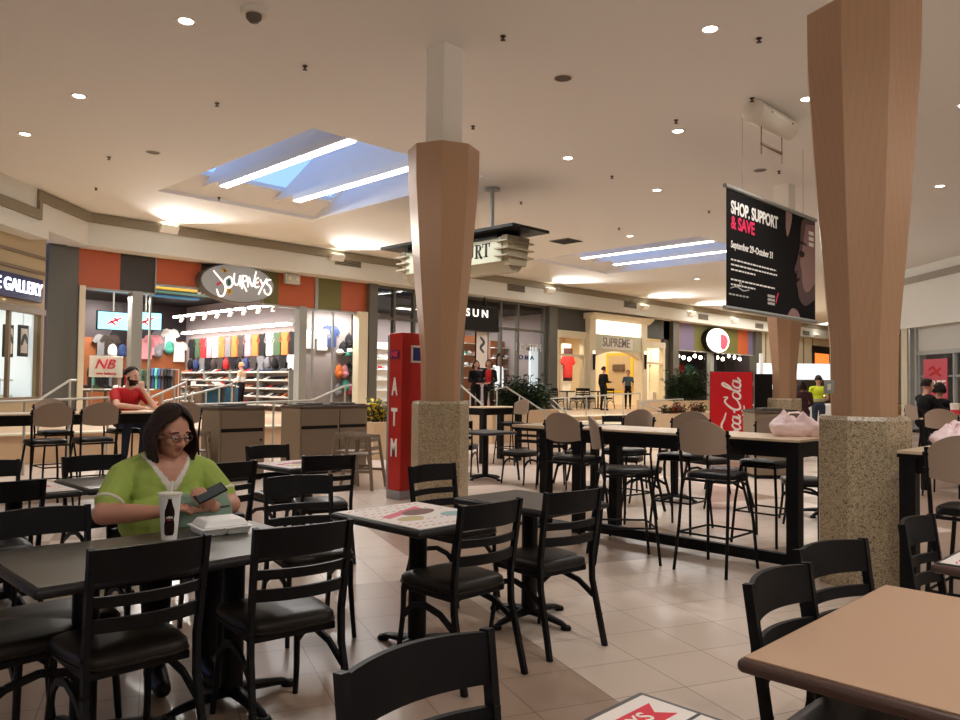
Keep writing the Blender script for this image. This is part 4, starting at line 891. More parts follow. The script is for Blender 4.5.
# ---- beyond: cream panels and bright kiosk --------------------------
x0 = W(758)
struct(bx('wall_far_panels', (x0, WALL, 2.7), (64, WALL + .2, SBOT), 'wall_cream')); struct(bx('wall_far_low', (x0, 24.5, PLAT), (64, 24.7, 2.8), 'white_paint'))
mb = MB()
for px in (765, 783, 803, 812): mb.b2((W(px), WALL - .03, 2.7), (W(px) + .12, WALL, SBOT))
struct(mb.build('trim_far_panels', 'trim_taupe'))
p = onA(822, 361, WALL - .05); t = thing('lit_menu', 'dark menu panel with glowing orange pictures high on the far wall', 'sign', p); MB().b2((-1.6, 0, -1.0), (1.6, .05, 1.0)).build('board', 'sign_black', t); MB().b2((-1.2, -.02, -.7), (1.2, 0, .5)).build('pictures', 'orange_glow', t)
kx = 31.0
t = thing('white_kiosk', 'bright white lit kiosk behind the worker in the yellow vest', 'kiosk', old(9.95, 24) + (0,), 0.0); kc = t
MB().box((0, 0, .5), (2.4, .8, 1.0)).build('counter', 'white_paint', t); MB().box((0, .45, 2.0), (2.5, .12, .5)).build('light_box', 'lit_cool', t)
for sx in (-1, 1): MB().beam((sx * .9 - .5, .35, .9), (sx * .9 + .3, .35, 1.75), .09, .09).build('neon_bar', 'neon', t); MB().box((sx * 1.15, .4, 1.3), (.1, .1, 2.5)).build('post', 'white_paint', t)
t.rotation_euler = (0, 0, -PI / 4)
lamp('AREA', old(9.6, 22) + (4.2,), 60, (.95, .98, 1), 3, to=old(9.6, 23) + (0,), sy=2)
lamp('AREA', (40, 17, 5.4), 520, (1, .96, .88), 10, to=(40, 17, 0), sy=6)
# ---- left picture shop ----------------------------------------------
t = thing('lit_sign', 'dark blue sign with glowing white capitals at the far left edge', 'sign', gal(t43 + .3, 3.4, GW + .02)); sg = t
zz = 3.24; tS = galq(43.0, GW + .13)
MB().add([gal(s, z, o) - sg.location for o in (GW + .0, GW + .12) for z in (zz, zz + .52) for s in (tS, t43 + 5.2)], [(0, 1, 3, 2), (4, 5, 7, 6), (0, 1, 5, 4), (2, 3, 7, 6), (0, 2, 6, 4), (1, 3, 7, 5)]).build('box', 'gallery_blue', t)
d1 = onP(43, 290, gal(0, 0, GW + .13), gn); d0 = onP(0, 290, gal(0, 0, GW + .13), gn)
wl = (d1 - d0).length
text('lettering', 'THE GALLERY', .38, 'sign_glow', t, gal(tS + .04, zz + .26, GW + .13) - sg.location, ux=-gdir, uy=UP, depth=.03, bold=.005, align='RIGHT', width=2.2)
mb = MB()
for s in (t43 + .03, t43 + 1.25, t43 + 2.5, t43 + 3.8): gbox(mb, s, s + .08, 1.05, 3.0, GW - .06, GW + .02)
gbox(mb, t43 - .02, tend, 1.0, 1.08, GW - .1, GW + .04); gbox(mb, t43 - .02, tend, 2.96, 3.1, GW - .1, GW + .06); struct(mb.build('window_11', 'cab_taupe'))
struct(MB().quad(gal(t43 + .1, 1.05, GW - .05), gal(tend, 1.05, GW - .05), gal(tend, 3.0, GW - .05), gal(t43 + .1, 3.0, GW - .05)).build('window_11_glass', 'glass'))
struct(gbox(MB(), t43 - .02, tend, 0, 3.4, GW - 2.6, GW - 2.5).build('wall_gallery_back', 'white_paint')); struct(gbox(MB(), t43 - .02, t43 + .08, 0, 3.4, GW - 2.5, GW - .2).build('wall_gallery_side', 'lit_cool'))  # side wall's material glows by itself as a bright cool strip
struct(gbox(MB(), t43, tend, 3.38, 3.46, GW - 2.6, GW - .2).build('ceiling_gallery', 'white_paint'))
for k, px in enumerate((23, 8)):
    PO = GW - .3; s = galq(px, PO); zq = onP(px, 341, gal(0, 0, PO), gn).z; hw_ = abs(galq(px + 4.5, PO) - galq(px - 4.5, PO)) / 2
    t = thing('framed_picture', ['right', 'left'][k] + ' black framed picture inside the picture shop window', 'picture', gal(s, zq, PO), 0, 'framed pictures in the left shop')
    def slab(u, v, o0, o1): return MB().add([gal(s + q * u, zq + z * v, PO + o) - t.location for o in (o0, o1) for z in (-1, 1) for q in (-1, 1)], [(0, 1, 3, 2), (4, 5, 7, 6), (0, 1, 5, 4), (2, 3, 7, 6), (0, 2, 6, 4), (1, 3, 7, 5)])
    slab(hw_, .36, 0, .05).build('frame', 'picture_dark', t); slab(hw_ * .72, .28, .05, .06).build('print', 'paper_white', t)
    g = MB(); strokes(g, [[(-.12, -.1), (0, .12), (.12, -.05)]], frame(gal(s, zq, PO + .065) - t.location, -gdir, UP), .1, .004); g.build('picture', 'slate_print', t)
    MB().cyl(gal(s, zq + .36, PO + .02) - t.location, gal(s, 3.38, PO + .02) - t.location, .006, n=5).build('wire', 'steel', t)
t = thing('display_shelf', 'white stepped shelf low in the picture shop window', 'shelf', gal(t43 + .8, 0, GW - .8))
for k in range(4): MB().add([gal(t43 + .8 + u, .35 + k * .36 + z, GW - .8 + o) - t.location for o in (-.3, .3) for z in (0, .04) for u in (-.55, .7)], [(0, 1, 3, 2), (4, 5, 7, 6), (0, 1, 5, 4), (2, 3, 7, 6), (0, 2, 6, 4), (1, 3, 7, 5)]).build('board', 'shelf_white', t)
for u in (-.53, .68): MB().cyl(gal(t43 + .8 + u, 0, GW - .8) - t.location, gal(t43 + .8 + u, 1.5, GW - .8) - t.location, .02, n=6).build('post', 'steel', t)
q = gal(t43 + 1.5, 3.2, GW - .8); lamp('AREA', q, 22, (1, .93, .8), 1.2, to=q - Vector((0, 0, 2)), sy=1.2)
# poster in the right shop
p = rw(25.2, 1.9, -.1)
t = thing('pink_poster', 'pink sale poster with white capitals in the right shop window', 'poster', rw(24.95, 1.55, -.27)); yy = rw(24.95, 1.55, -.27)
def rloc(Y, z, o=-.27): return rw(Y, z, o) - yy
MB().add([rloc(Y, z, o) for o in (-.29, -.27) for z in (1.05, 2.5) for Y in (25.15, 26.5)], [(0, 1, 3, 2), (4, 5, 7, 6), (0, 1, 5, 4), (2, 3, 7, 6), (0, 2, 6, 4), (1, 3, 7, 5)]).build('sheet', 'pink_poster', t)
text('lettering', 'FREE', .42, 'white_letter', t, rloc(25.75, 1.62, -.262), ux=-F0, uy=UP, depth=.01, bold=.008, width=1.05)
g = MB(); strokes(g, [[(-.35, .15), (-.1, .22), (.1, .1), (.35, .2)], [(-.3, -.05), (.0, .05), (.32, -.06)]], frame(rloc(25.83, 2.0, -.262), -F0, UP), .08, .006); g.build('faded_print', 'red_cloth', t, smooth=None)
q = rw(22, 3.3, -1.6); lamp('AREA', q, 60, (1, .95, .9), 2, to=q - Vector((0, 0, 2)), sy=4)
# ================================================================== FURNITURE
def make_chair():
    t = thing('dining_chair', '', 'chair')
    mb = MB()
    def seat_row(z, k):                                     # rounded square cushion
        return [(.215 * k * math.copysign(abs(math.cos(a)) ** .35, math.cos(a)) * (1 - .06 * (math.sin(a) < 0)), .215 * k * math.copysign(abs(math.sin(a)) ** .35, math.sin(a)), z) for a in [2 * PI * i / 32 for i in range(32)]]
    rows = [(.435, .93), (.44, .97), (.455, 1.0), (.475, .99), (.487, .93), (.494, .75), (.497, .4)]
    vs = []; [vs.extend(seat_row(*r)) for r in rows]
    n = 32; mb.add(vs, [(i * n + j, i * n + (j + 1) % n, (i + 1) * n + (j + 1) % n, (i + 1) * n + j) for i in range(len(rows) - 1) for j in range(n)] + [tuple(range(n))[::-1], tuple((len(rows) - 1) * n + j for j in range(n))])
    st = mb.build('seat', 'vinyl', t, smooth=60)
    pp = MB(); pts = [Vector(v) * 1 for v in seat_row(.447, 1.005)]; pp.tube(pts + pts[:1], .0045, 5, cap=False); pp.build('piping', 'vinyl', st)
    MB().b2((-.19, -.19, .405), (.19, .19, .437)).build('seat_frame', 'black_frame', t, bevel=.006)
    def bx_(z): return -.205 - max(0, z - .45) * .14 - .008
    for s in (-1, 1):
        MB().tube([(s * .195, .215, .0), (s * .19, .195, .12), (s * .182, .178, .28), (s * .18, .18, .42)], [.0125, .014, .015, .015], 8).build('leg', 'black_frame', t)
        # the back leg runs on up as the back post
        p = MB(); P = [(s * .212, -.315, 0), (s * .207, -.275, .16), (s * .2, -.225, .36), (s * .2, bx_(.5), .5), (s * .204, bx_(.7), .7), (s * .207, bx_(.885), .885)]
        for a, b in zip(P, P[1:]): p.beam(a, b, .022, .03, (0, 1, 0))
        for a in P[1:-1]: p.box(a, (.022, .03, .03))
        p.build('leg', 'black_frame', t)
        # curved brace between front and back leg
        b = MB(); Q = [(s * .185, .175, .27 + .0), (s * .187, .1, .335), (s * .19, 0, .358), (s * .195, -.12, .335), (s * .2, -.235, .27)]
        for u, v in zip(Q, Q[1:]): b.beam(u, v, .014, .03)
        b.build('brace', 'black_frame', t)
    def slat(z0, z1, name, th=.016, dip=0.0):
        m_ = MB(); N = 12; V = []
        for i in range(N + 1):
            u = -1 + 2 * i / N; x = u * .2; bow = -.045 * (1 - u * u)
            for z in (z0, z1 + (dip * (1 - u * u) if z1 > z0 else 0)):
                y = bx_(z) + bow + .004
                V += [(x, y - th / 2, z), (x, y + th / 2, z)]
        F_ = []
        for i in range(N):
            o = 4 * i; F_ += [(o, o + 4, o + 6, o + 2), (o + 1, o + 3, o + 7, o + 5), (o, o + 1, o + 5, o + 4), (o + 2, o + 6, o + 7, o + 3)]
        F_ += [(0, 2, 3, 1), (4 * N, 4 * N + 1, 4 * N + 3, 4 * N + 2)]
        m_.add(V, F_); return m_.build(name, 'black_frame', t, smooth=30)
    slat(.765, .88, 'top_rail', dip=.006); slat(.675, .715, 'slat'); slat(.585, .635, 'slat')
    return t
chair0 = make_chair(); cu = [False]
def chair(x, y, rz, label):
    if not cu[0]:
        cu[0] = True; chair0.location = (x, y, 0); chair0.rotation_euler = (0, 0, rz); chair0['label'] = label; chair0['group'] = 'black ladder back chairs'; return chair0
    return dup(chair0, label, (x, y, 0), rz, 'black ladder back chairs')
C_ = 'black ladder-back chair '
chair(1.17, 3.10, 0, C_ + 'nearest the viewer at left, back turned, with worn brown seat')
chair(1.81, 3.05, -.13, C_ + 'at the grey table below the white takeout box')
chair(1.09, 3.60, PI, C_ + 'pushed in across the grey table, left of the woman')
chair(.92, 3.45, -PI / 2 + .1, C_ + 'at the left end of the woman\'s table, only its seat showing')
chair(1.80, 4.28, 2.98, C_ + 'on which the woman in green sits')
chair(2.58, 3.97, 2.88, C_ + 'standing askew right of the woman, beside the burger print table')
chair(2.79, 2.97, 0, C_ + 'drawn up to the front of the burger print table')
chair(3.48, 2.97, -.12, C_ + 'in front of the plain grey table at centre')
chair(3.75, 3.95, PI, C_ + 'behind the plain grey table, against the granite column')
chair(1.13, 1.03, PI, C_ + 'cut by the bottom edge of the photo')
chair(2.41, .80, PI, C_ + 'at the far side of the brown table, its near corner')
chair(2.95, .87, PI - .2, C_ + 'at the brown table, right beside the big granite base')
chair(3.87, .82, PI, C_ + 'behind the printed table at the right edge')
chair(1.24, 5.32, 0, C_ + 'before the printed table at the left edge')
chair(2.72, 5.55, .05, C_ + 'just right of the woman\'s shoulder')
chair(3.72, 6.2, PI, C_ + 'at the back of the printed table near the taupe cabinets')
chair(3.70, 5.57, -.35, C_ + 'at the front right of the printed table near the taupe cabinets')
chair(1.45, 6.12, PI, C_ + 'behind the printed table at the left edge')
chair(2.16, 6.1, PI, C_ + 'behind the plain table, left of the woman\'s head')

def table(label, x0, x1, y0, y1, top='table_grey', edge='table_edge', h=.745, legs=1, name='cafe_table', gp='dining tables'):
    t = thing(name, label, 'table', ((x0 + x1) / 2, (y0 + y1) / 2, 0), 0, gp); dx, dy = (x1 - x0) / 2, (y1 - y0) / 2
    mb = MB(); mb.b2((-dx, -dy, h - .042), (dx, dy, h - .004)); mb.build('edge_band', edge, t, bevel=.016)
    MB().b2((-dx + .018, -dy + .018, h - .006), (dx - .018, dy - .018, h)).build('tabletop', top, t)
    for k in range(legs):
        cx = 0 if legs == 1 else (-dx * .52 if k == 0 else dx * .52)
        MB().lathe([(.05, .04), (.05, h - .06)], (cx, 0, 0), n=20).build('pedestal', 'black_metal', t)
        MB().box((cx, 0, h - .052), (.34, .34, .018)).build('top_plate', 'black_metal', t)
        b = MB()
        for s in range(4):
            a = s * PI / 2 ; R_ = Matrix.Rotation(a, 3, 'Z')
            P = [R_ @ Vector(v) + Vector((cx, 0, 0)) for v in [(0, 0, .06), (.12, 0, .05), (.26, 0, .03), (.30, 0, .016)]]
            b.tube(P, [.04, .033, .024, .018], 8, flat=.7)
            e = R_ @ Vector((.295, 0, .012)) + Vector((cx, 0, 0)); b.lathe([(.032, 0), (.034, .01), (.026, .024)], (e.x, e.y, 0), n=10)
        b.build('cross_base', 'black_metal', t)
    return t
tW = table('grey-brown table where the woman in green sits, with cup and takeout box', .83, 2.06, 2.965, 3.73, legs=2)
tA = table('small table with white burger print top beside the red kiosk', 2.50, 3.14, 2.9, 3.67, 'table_dark')
tB = table('plain dark grey table in front of the granite column', 3.42, 4.02, 2.87, 3.65, 'table_dark')
tC = table('small table with white printed top at the left edge', 1.18, 1.80, 5.45, 6.18)
tD = table('plain grey table behind the woman, next to the printed one', 1.83, 2.45, 5.46, 6.18)
tE = table('plain dark table behind the woman\'s right shoulder', 2.5, 3.1, 5.68, 6.36, 'table_dark')
tF = table('small table with white printed top near the taupe cabinets', 3.48, 4.12, 5.7, 6.36, 'table_dark')
tG = table('large tan-brown table with dark edge in the lower right corner', 1.975, 3.12, .24, 1.0, 'table_brown', 'table_edge_brown', legs=2)
tH = table('table with white printed top and red ribbon at the bottom edge', .95, 1.6, .28, 1.055, 'table_dark', 'table_edge_brown')
tI = table('table with white printed top cut by the right edge', 3.63, 4.27, .22, .98, 'table_dark', 'table_edge_brown')

def print_top(t, dx, dy, kind, rot=0.0):
    # printed advertising sheet let into the table top; z above the top
    g = MB(); z = .746; mats = ['paper_white', 'pink_print', 'print_brown', 'print_tan', 'print_teal', 'red_print', 'slate_print', 'white_letter']; R_ = Matrix.Rotation(rot, 3, 'Z')
    def poly(m, pts, dz): g.mi = m; g.prism(pts, (0, 0, z), R_ @ Vector((1, 0, 0)), R_ @ Vector((0, 1, 0)), (0, 0, 1), dz)
    def ell(m, cx, cy, rx, ry, a, dz): poly(m, [(cx + rx * math.cos(u) * math.cos(a) - ry * math.sin(u) * math.sin(a), cy + rx * math.cos(u) * math.sin(a) + ry * math.sin(u) * math.cos(a)) for u in [2 * PI * i / 20 for i in range(20)]], dz)
    poly(0, [(-dx, -dy), (dx, -dy), (dx, dy), (-dx, dy)], .0012)
    if kind == 'burger':
        poly(1, [(-dx * .75, -.02), (-dx * .75, .05), (dx * .55, .22), (dx * .5, .14)], .002)
        ell(2, .05, .06, .13, .07, .3, .0024); ell(3, -.12, -.08, .09, .055, .2, .0024); ell(4, .16, -.1, .08, .06, .3, .0024)
        poly(1, [(dx * .2, -dy * .9), (dx * .95, -dy * .62), (dx * .95, -dy * .5), (dx * .2, -dy * .78)], .0024)
        r_ = random.Random(4)
        for k in range(9):
            for j in range(11):
                if r_.random() < .8:
                    x, y = -dx * .9 + j * dx * .165, -dy * .85 + k * dy * .21
                    if abs(x - .03) < .17 and abs(y - .0) < .14: continue
                    poly(1 if k % 2 else 5, [(x, y), (x + dx * .11, y + .01), (x + dx * .11, y + .016), (x, y + .008)], .0018)
    else:
        # ribbon flag
        poly(5, [(-.2, .245), (.262, .245), (.228, .282), (.262, .318), (-.2, .318)], .002)
        poly(6, [(-dx, .205), (dx, .205), (dx, .213), (-dx, .213)], .002)
        poly(5, [(-.16, -.2), (.16, -.2), (.16, -.12), (-.16, -.12)], .002); poly(3, [(-.2, -.31), (.05, -.31), (.05, -.26), (-.2, -.26)], .002)
    o = g.build('printed_sheet', mats, t, smooth=None); return o
print_top(tA, .288, .353, 'burger', 0); print_top(tC, .278, .333, 'burger', PI); print_top(tF, .288, .3, 'burger', 0)
o = print_top(tH, .292, .355, 'flag', PI / 2 * 0); o2 = print_top(tI, .29, .35, 'burger', 0)
# capitals on the red ribbon
text('lettering', 'AYS', .058, 'white_letter', tH, (.155, .281, .7485), ux=(1, 0, 0), uy=(0, 1, 0), depth=.001, bold=.0006)

# ------------------------------------------------------------------ high tables and bar stools
def high_table(label, x0, x1, y0, y1, h=1.05, axis='y', rail=True):
    t = thing('high_table', label, 'table', ((x0 + x1) / 2, (y0 + y1) / 2, 0), 0, 'high tables'); dx, dy = (x1 - x0) / 2, (y1 - y0) / 2
    MB().b2((-dx, -dy, h - .02), (dx, dy, h)).build('tabletop', 'high_top', t, bevel=.003)
    MB().b2((-dx, -dy, h - .045), (dx, dy, h - .021)).build('edge_band', 'high_black', t)
    a = MB(); i = .06
    for s in (-1, 1): a.b2((-dx + i, s * (dy - i) - .02, h - .15), (dx - i, s * (dy - i) + .02, h - .045)); a.b2((s * (dx - i) - .02, -dy + i, h - .15), (s * (dx - i) + .02, dy - i, h - .045))
    a.build('apron', 'high_black', t)
    for sx in (-1, 1):
        for sy in (-1, 1): MB().b2((sx * (dx - i) - .05, sy * (dy - i) - .05, 0), (sx * (dx - i) + .05, sy * (dy - i) + .05, h - .046)).build('leg', 'high_black', t)
    if rail:
        for s in (-1,):
            if axis == 'y': MB().b2((s * (dx - i) - .03, -dy + i, .035), (s * (dx - i) + .03, dy - i, .125)).build('floor_rail', 'high_black', t)
            else: MB().b2((-dx + i, s * (dy - i) - .03, .035), (dx - i, s * (dy - i) + .03, .125)).build('floor_rail', 'high_black', t)
    return t
high_table('long high black table with pale top in front of the red drinks machine', 6.2, 6.95, 2.6, 4.9)
c = atD(546, 500, 8.3); t = thing('high_table', 'small high black table on one square post, left end of the row', 'table', (c.x, c.y, 0), 0, 'high tables')
MB().b2((-.26, -.26, 1.02), (.26, .26, 1.05)).build('tabletop', 'high_top', t, bevel=.003); MB().b2((-.26, -.26, .995), (.26, .26, 1.019)).build('edge_band', 'high_black', t); MB().b2((-.05, -.05, .02), (.05, .05, .995)).build('post', 'high_black', t); MB().b2((-.22, -.22, 0), (.22, .22, .02)).build('base_plate', 'high_black', t)
high_table('long high table at the left where the man in red leans', 1.5, 4.9, 10.6, 11.2, axis='x')
high_table('high black table with a pink bag right of the big granite base', 5.76, 7.7, 1.08, 1.75, axis='x')
high_table('small high black table behind the near column\'s right side', 10.3, 11.4, 10.2, 10.8, axis='x', rail=False)
high_table('distant high table before the two seated people in black at right', 12.7, 15.9, 2.85, 3.55, axis='x', rail=False)

def make_stool():
    t = thing('bar_stool', '', 'stool')
    mb = MB(); n = 28
    def row(z, k): return [(.205 * k * math.copysign(abs(math.cos(a)) ** .45, math.cos(a)), .2 * k * math.copysign(abs(math.sin(a)) ** .45, math.sin(a)), z) for a in [2 * PI * i / n for i in range(n)]]
    rows = [(.735, .93), (.74, 1.0), (.765, 1.0), (.78, .94), (.786, .6)]; vs = []; [vs.extend(row(*r)) for r in rows]
    mb.add(vs, [(i * n + j, i * n + (j + 1) % n, (i + 1) * n + (j + 1) % n, (i + 1) * n + j) for i in range(4) for j in range(n)] + [tuple(range(n))[::-1], tuple(4 * n + j for j in range(n))])
    mb.build('seat', 'black_plastic', t, smooth=50)
    for s in (-1, 1):
        MB().tube([(s * .22, .25, 0), (s * .2, .21, .4), (s * .165, .16, .735)], .0125, 8).build('leg', 'high_black', t)
        MB().tube([(s * .225, -.29, 0), (s * .21, -.24, .35), (s * .2, -.205, .72), (s * .208, -.225, .95), (s * .212, -.25, 1.13)], .0125, 8).build('leg', 'high_black', t)
    f = MB(); z = .3; P = [(.206, .222, z), (-.206, .222, z), (-.213, -.247, z), (.213, -.247, z)]
    for a, b in zip(P, P[1:] + P[:1]): f.cyl(a, b, .009, n=6)
    f.build('footrest', 'high_black', t)
    f = MB()
    for s in (-1, 1): f.cyl((s * .2, -.2, .722), (s * .165, .17, .722), .011, n=6)
    f.cyl((-.165, .165, .722), (.165, .165, .722), .011, n=6); f.cyl((-.2, -.2, .722), (.2, -.2, .722), .011, n=6); f.build('seat_frame', 'high_black', t)
    # broad pale back panel, curved, with an arched top
    N = 14; V = []; th = .016
    for i in range(N + 1):
        u = -1 + 2 * i / N; x = u * .205; top = 1.115 + .095 * (1 - u * u) ** .8; bot = .955 - .025 * (1 - u * u)
        for z in (bot, (bot + top) / 2, top):
            y = -.225 - (z - .95) * .14 - .05 * (1 - u * u); V += [(x, y - th / 2, z), (x, y + th / 2, z)]
    F_ = []
    for i in range(N):
        o = 6 * i
        for k in (0, 2): F_ += [(o + k, o + 6 + k, o + 8 + k, o + 2 + k), (o + 1 + k, o + 3 + k, o + 9 + k, o + 7 + k)]
        F_ += [(o, o + 1, o + 7, o + 6), (o + 4, o + 10, o + 11, o + 5)]
    o = 6 * N; F_ += [(0, 2, 3, 1), (2, 4, 5, 3), (o, o + 1, o + 3, o + 2), (o + 2, o + 3, o + 5, o + 4)]
    bk = MB().add(V, F_).build('backrest', 'stool_panel', t, smooth=30)
    for s in (-1, 1):
        for z in (1.0, 1.09): MB().cyl((s * .2, -.225 - (z - .95) * .14, z), (s * .232, -.228 - (z - .95) * .14, z), .013, n=8).build('knob', 'high_black', bk)
    return t
stool0 = make_stool(); su = [False]
def stool(x, y, rz, label):
    if not su[0]:
        su[0] = True; stool0.location = (x, y, 0); stool0.rotation_euler = (0, 0, rz); stool0['label'] = label; stool0['group'] = 'high stools with pale backs'; return stool0
    return dup(stool0, label, (x, y, 0), rz, 'high stools with pale backs')
B_ = 'taupe-backed black high stool '
stool(5.86, 3.12, -PI / 2, B_ + 'nearest at the front of the long high table')
stool(5.58, 3.82, -PI * .75, B_ + 'turned sideways at the front of the long high table')
stool(6.08, 4.72, -PI / 2 + .05, B_ + 'at the left end of the long high table')
stool(7.22, 3.35, PI / 2, B_ + 'behind the long high table near the pink bag')
stool(7.2, 4.25, PI / 2 + .1, B_ + 'behind the middle of the long high table')
stool(7.25, 4.98, PI / 2 - .1, B_ + 'behind the left end of the long high table')
stool(2.84, 9.9, .0, B_ + 'in front of the left high table, left of two')
stool(3.36, 9.92, 0, B_ + 'in front of the left high table, beside the man')
stool(4.3, 9.75, 0, B_ + 'in front of the left high table, behind the woman\'s head')
stool(2.05, 9.9, 0, B_ + 'in front of the left high table, at the photo edge')
stool(3.45, 11.6, PI, B_ + 'on the far side of the left high table')
stool(4.36, 11.62, PI, B_ + 'on which the man in red sits')
stool(5.32, 1.17, -PI / 2, B_ + 'in front of the pink bag at the right edge')
stool(10.75, 9.9, 0, B_ + 'at the small high table behind the near column')
stool(12.3, 3.1, -PI / 2, B_ + 'at the distant high table at right')
stool(15.38, 4.2, -PI * .75, B_ + 'under the left one of the two people in black')
stool(16.02, 4.17, -PI * .75, B_ + 'under the right one of the two people in black')

# ------------------------------------------------------------------ further chairs and tables in the middle distance
def far_table(label, X, Y, s=.36):
    c = old(X, Y); return table(label, c[0] - s, c[0] + s, c[1] - s, c[1] + s, 'table_dark')
far_table('dark square table right of the granite column, in the middle distance', .1, 12.2)
far_table('dark square table in the aisle behind the square high table', 1.6, 10.9)
far_table('dark table with grey top behind the long high table', 2.55, 10.2)
far_table('dark table beside the big granite base, behind the long high table', 4.0, 9.1)
far_table('dark table far back near the drinks machine', 2.2, 14.6)
def fchair(X, Y, deg, label):
    c = old(X, Y); chair(c[0], c[1], math.radians(deg), C_ + label)
fchair(.62, 11.75, 100, 'with pale seat right of the granite column, back towards us')
fchair(-.25, 12.9, -60, 'half hidden behind the granite column')
fchair(1.05, 11.35, -50, 'just left of the square high table leg')
fchair(1.5, 11.75, 190, 'behind the square high table')
fchair(2.1, 11.1, 110, 'between the square high table and the long one')
fchair(2.0, 9.55, 20, 'under the left part of the long high table')
fchair(3.0, 9.55, 20, 'under the middle of the long high table')
fchair(3.2, 10.9, 160, 'behind the long high table in the middle')
fchair(3.55, 8.6, 30, 'under the right part of the long high table')
fchair(4.6, 9.6, 140, 'behind the pink bag on the long high table')
fchair(1.6, 14.4, -90, 'far back by the planter, left of the far table')
fchair(2.7, 15.2, 150, 'far back by the planter, behind the far table')
def cafe_chair(x, y, rz, label): return dup(chair0, C_.replace('ladder-back ', '') + label, (x, y, PLAT), rz, 'black chairs on the walkway')
for p, w in cafe_pts:
    cafe_chair(p.x - .62, 20.2, -PI / 2, 'on the walkway, left of the table at the ' + w + ' shop front'); cafe_chair(p.x + .62, 20.2, PI / 2, 'on the walkway, right of the table at the ' + w + ' shop front')

# ------------------------------------------------------------------ red kiosk with ATM letters
K = Vector(old(-.99, 9.86) + (0,)); H = 2.12
t = thing('cash_kiosk', 'tall red cash machine kiosk with white vertical letters beside the granite column', 'kiosk', K)
# front edge at local origin: one face looks to -x, the other to -y
MB().b2((.012, .012, .11), (.72, .27, H)).build('body', 'red_kiosk', t, bevel=.012)
MB().b2((.0, .0, 0), (.74, .28, .11)).build('base', 'grey_kiosk', t, bevel=.01)
MB().b2((.02, .272, .1), (.74, .32, H - .02)).build('back_panel', 'grey_kiosk', t, bevel=.01)
for k, ch in enumerate('ATM'):
    text('lettering', ch, .31, 'white_letter', t, (.008, .145, 1.42 - k * .39), ux=(0, -1, 0), uy=UP, depth=.006, bold=.010, width=.12)
MB().box((.006, .15, 1.84), (.01, .17, .1)).build('logo', 'blue_logo', t); 
text('logo_lettering', 'NK', .1, 'red_print', t, (-.001, .15, 1.84), ux=(0, -1, 0), uy=UP, depth=.004, bold=.004, shear=.2)
MB().b2((.16, .002, 1.74), (.62, .014, 1.96)).build('sign_panel', 'white_paint', t); MB().b2((.19, -.004, 1.765), (.59, .004, 1.935)).build('sign_blue', 'blue_logo', t)
MB().prism([(.2, .95), (.5, .95), (.5, 1.3)], (0, .0, 0), (1, 0, 0), (0, 0, 1), (0, 1, 0), .014).build('white_flash', 'white_paint', t)
MB().b2((.25, -.02, .8), (.6, .014, 1.25)).build('machine_face', 'grey_kiosk', t); MB().b2((.3, -.026, 1.0), (.5, -.018, 1.18)).build('screen', 'black_plastic', t)

# ------------------------------------------------------------------ red drinks machine
c = atD(731, 470, 16.2); v = thing('vending_machine', 'tall red drinks vending machine with white script reading upward', 'vending machine', (c.x, c.y, 0), -PI / 4 - .30)
zt = atD(731, 371.5, 15.9).z; hw, hd = .42, .4
MB().b2((-hw, -hd + .03, .1), (hw, hd, zt)).build('cabinet', 'black_plastic', v, bevel=.01)
MB().b2((-hw + .015, -hd, .14), (hw - .012, -hd + .04, zt - .012)).build('front_panel', 'coke_red', v, bevel=.008)
MB().b2((-hw + .03, -hd + .05, 0), (hw - .03, hd - .03, .1)).build('plinth', 'black_plastic', v)
F = Matrix.Translation((.17, -hd - .002, .22)) @ frame((0, 0, 0), (0, 0, 1), (-1, 0, 0)) @ Matrix.Diagonal((1.03, .92, 1, 1))
def script(g, F, s=1.0):
    w = .042 * s; T = lambda L_: [(x * s + y * s * .25, y * s) for x, y in L_]
    o = lambda cx, cy, r=.085: [(cx + r * .8 * math.cos(a), cy + r * math.sin(a)) for a in [math.radians(d) for d in (80, 130, 180, 230, 280, 330, 20, 80)]]
    # capital C with its long lead stroke, o, c, a
    L_ = [[(.17, .36), (.20, .28), (.12, .33), (.03, .24), (.0, .1), (.06, -.0), (.16, .03), (.22, .1)], o(.29, .08), [(.49, .14), (.43, .165), (.385, .08), (.43, -.005), (.5, .04)], o(.565, .08), [(.63, .16), (.615, .06), (.65, 0), (.69, .05)],
          [(.70, .12), (.76, .13)],
          [(.95, .36), (.97, .27), (.88, .33), (.8, .24), (.77, .1), (.83, 0), (.93, .03), (1.0, .1)], o(1.06, .08), [(1.11, .12), (1.2, .22), (1.24, .36), (1.19, .37), (1.16, .2), (1.15, .05), (1.19, 0), (1.23, .05)], o(1.285, .08), [(1.35, .16), (1.335, .06), (1.37, 0), (1.43, .06)],
          [(.2, .32), (.36, .40), (.52, .34), (.66, .3)], [(.05, -.02), (.2, -.09), (.4, -.12), (.62, -.08), (.74, -.1), (.9, -.08)], [(.70, -.04), (.74, -.1), (.8, -.03)]]
    strokes(g, [T(l) for l in L_], F, w, .006, .45, 5)
g = MB(); script(g, F, .98); g.build('lettering', 'white_letter', v, smooth=None)
for z in (.55, 1.5): MB().b2((hw - .01, -hd - .01, z), (hw + .012, -hd + .06, z + .1)).build('hinge', 'steel', v)
